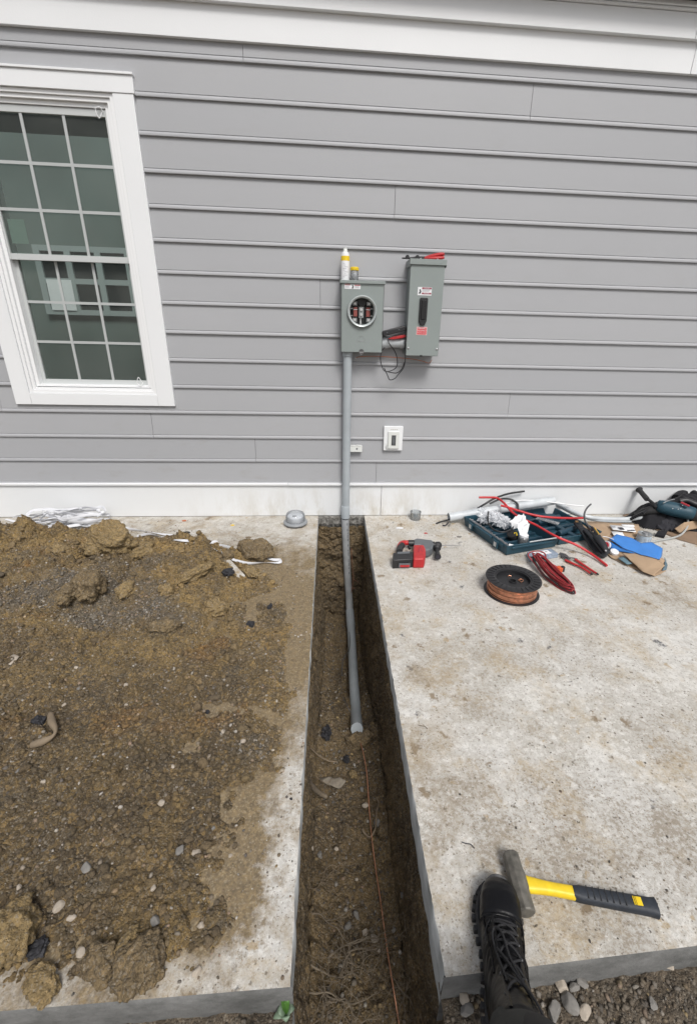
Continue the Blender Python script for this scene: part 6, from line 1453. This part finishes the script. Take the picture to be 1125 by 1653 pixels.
b = MB(); R_ = [bring(*q) for q in B_]
# densify & wrinkle
RR = []
for i in range(len(R_)-1):
    for s in (0, .25, .5, .75): RR.append([R_[i][k].lerp(R_[i+1][k], s) for k in range(36)])
RR.append(R_[-1]); ctr = [sum(r, Vector())/36 for r in RR]
for i, r in enumerate(RR):
    for k in range(36):
        u = i/len(RR); wr = 0
        q = r[k]
        cre = math.exp(-((u-.36)/.05)**2)+.9*math.exp(-((u-.62)/.16)**2)
        wr = (.0035*cre)*(math.sin(u*150+3*_n.noise(q*30))*.6+_n.noise(Vector((q.x*60, u*90, q.z*40))))+.0012*_n.noise(q*70)
        r[k] = q+(q-ctr[i]).normalized()*wr
        r[k].z = max(r[k].z, .017)
b.rings(RR); up_o = b.build('boot', m_leather, pr, smooth=180)
def outline(w, o=0): 
    L_ = []
    for y, hw, cxo in ((-.006,.018,0),(.0,.032,0),(.02,.040,0),(.06,.041,0),(.10,.038,.001),(.14,.041,.0),(.18,.050,-.002),(.22,.0555,-.003),(.255,.0525,-.001),(.28,.043,.002),(.298,.028,.003),(.306,.010,.004)): L_.append((y-(.018 if y < .01 else 0), hw+w, cxo))
    pts = [(c+h, y) for y, h, c in L_]+[(c-h, y) for y, h, c in L_[::-1]]; return pts
b = MB(); b.prism(outline(.002), .010, .026, 0, TB); so_ = b.build('sole', m_rubber, up_o, bevel=.002)
b = MB(); ol = outline(.0045)
for k in range(40):
    u = k/40*len(ol); i = int(u) % len(ol); f_ = u-int(u); p_ = ol[i]; q_ = ol[(i+1) % len(ol)]; x = p_[0]+(q_[0]-p_[0])*f_; y = p_[1]+(q_[1]-p_[1])*f_
    T_ = TB @ Matrix.Translation((x, y, 0)) @ Matrix.Rotation(math.atan2(q_[1]-p_[1], q_[0]-p_[0]), 4, 'Z'); b.box((-.006, -.006, .001), (.006, .004, .019), 0, T_)
b.prism(outline(-.004), .001, .0105, 0, TB); b.build('tread', m_rubber, up_o, bevel=.001)
b = MB(); rand_px = outline(.0005); b.prism([(x*.985, y) for x, y in rand_px], .024, .030, 0, TB); b.build('welt', m_black, up_o, bevel=.0015)
# toe scuff cap
b = MB(); b.tube([TB @ Vector(q) for q in ((-.028, .288, .040), (-.012, .300, .046), (.010, .301, .046), (.028, .288, .040))], .0075, 8, flat=.6); b.build('toe_scuff', mat('scuffed_rubber', (.10, .10, .10), .7, var=.5, vscale=60), up_o, smooth=60)
# facings, tongue and laces along the instep
def top_at(i, ang):      # point on the boot surface, ring i (float), angle measured from the instep midline
    i0 = int(i); f_ = i-i0; k = (9+ang/10) % 36; k0 = int(k) % 36; fk = k-int(k)
    def P(r): return RR[r][k0].lerp(RR[r][(k0+1) % 36], fk)
    p_ = P(i0).lerp(P(min(i0+1, len(RR)-1)), f_); c_ = ctr[i0]; return p_+(p_-c_).normalized()*.0015
b = MB()
for sg in (-1, 1):
    b.tube([top_at(i, sg*a_) for i, a_ in ((33, 26), (40, 27), (48, 27), (56, 26), (64, 25), (72, 25), (78, 26))], .0042, 8, flat=.5)
b.tube([top_at(i, a_) for i, a_ in ((33, 26), (31, 14), (30.5, 0), (31, -14), (33, -26))], .003, 8)
b.build('lace_facing', m_leather, up_o, smooth=60)
b = MB(); rowi = [36, 43, 50, 57, 64, 71]
for q, i in enumerate(rowi):
    for sg in (-1, 1): 
        p_ = top_at(i, sg*30); b.blob(p_, .0034, q, 1, .1)
tag(b.build('eyelets', m_steel_dk, up_o, smooth=60), kind='stuff')
b = MB()
b.tube([top_at(rowi[0], -30), top_at(rowi[0]-.5, -12)+Vector((0,0,.003)), top_at(rowi[0]-.5, 12)+Vector((0,0,.003)), top_at(rowi[0], 30)], .0026, 7, 6)
for q in range(len(rowi)-1):
    for sg in (-1, 1):
        b.tube([top_at(rowi[q], sg*29), top_at((rowi[q]*2+rowi[q+1])/3, sg*10)+Vector((0, .001, .005+.001*sg)), top_at((rowi[q]+rowi[q+1]*2)/3, -sg*10)+Vector((0, .001, .005+.001*sg)), top_at(rowi[q+1], -sg*29)], .0026, 7, 6)
b.tube([top_at(67, 20)+Vector((0,0,.006)), top_at(56, 34)+Vector((0,0,.006)), top_at(47, 40)+Vector((0,0,.006)), top_at(44, 28)+Vector((0,.002,.010)), top_at(50, 12)+Vector((0,.004,.012)), top_at(60, 2)+Vector((0,.004,.012)), top_at(68, -12)+Vector((0,.004,.010)), top_at(74, -34)+Vector((0,.004,.008)), top_at(77, -60)+Vector((0,.004,.004))], .0026, 7, 6)
b.tube([top_at(55, 30)+Vector((0,0,.005)), top_at(61, 10)+Vector((0,.003,.010)), top_at(67, -6)+Vector((0,.003,.010)), top_at(72, -24)+Vector((0,.003,.008))], .0026, 7, 6)
b.tube([top_at(34, 34), top_at(40, 55)+Vector((-.002,0,0)), top_at(47, 60)+Vector((-.003,0,.002))], .0015, 6)
b.build('laces', mat('black_laces', (.018, .018, .02), .85, bump=.0006, bscale=500), up_o, smooth=60)
# heel counter / side panel
for sg in (-1, 1):
    b = MB(); b.tube([top_at(i, sg*a_) for i, a_ in ((28, 62), (36, 60), (44, 56), (52, 52), (60, 50))], .002, 6); b.build('seam', m_leather, up_o, smooth=60)
# trouser leg
b = MB(); ks = [((.352,-3.020,.200),.066,.073),((.350,-3.026,.212),.074,.082),((.345,-3.045,.25),.076,.085),((.335,-3.08,.32),.079,.087),((.315,-3.14,.42),.083,.090),((.29,-3.19,.52),.088,.095),((.26,-3.30,.64),.092,.10),((.22,-3.42,.78),.10,.11)]
R_ = []
for c_, a_, bb2 in ks:
    ring = []
    for k in range(32):
        an = 2*math.pi*k/32; r_ = 1+.06*noise.noise(Vector((math.cos(an)*2, math.sin(an)*2, c_[2]*9)))+.03*math.sin(an*5+c_[2]*20)
        ring.append(Vector(c_)+Vector((a_*math.cos(an)*r_, bb2*math.sin(an)*r_, 0)))
    R_.append(ring)
RR2 = []
for i in range(len(R_)-1):
    for s in range(5): RR2.append([R_[i][k].lerp(R_[i+1][k], s/5)+Vector((.0, .0, .0)) for k in range(32)])
RR2.append(R_[-1])
for i, r in enumerate(RR2):
    for k in range(32): r[k] = r[k]+Vector((noise.noise(r[k]*16), noise.noise(r[k]*16+Vector((9,9,9))), 0))*.007
b.rings(RR2, cap=False); b.rings([RR2[-1]], cap=False) if 0 else None
b.build('trouser_leg', m_trouser, pr, smooth=180, solid=.003)
b = MB(); b.tube([(.362,-2.96,.13), (.355,-3.00,.20), (.345,-3.05,.32), (.30,-3.17,.52), (.23,-3.40,.76)], lambda u: .038+.03*u, 16); b.build('leg', mat('dark_sock', (.02, .02, .022), .9), pr, smooth=60)
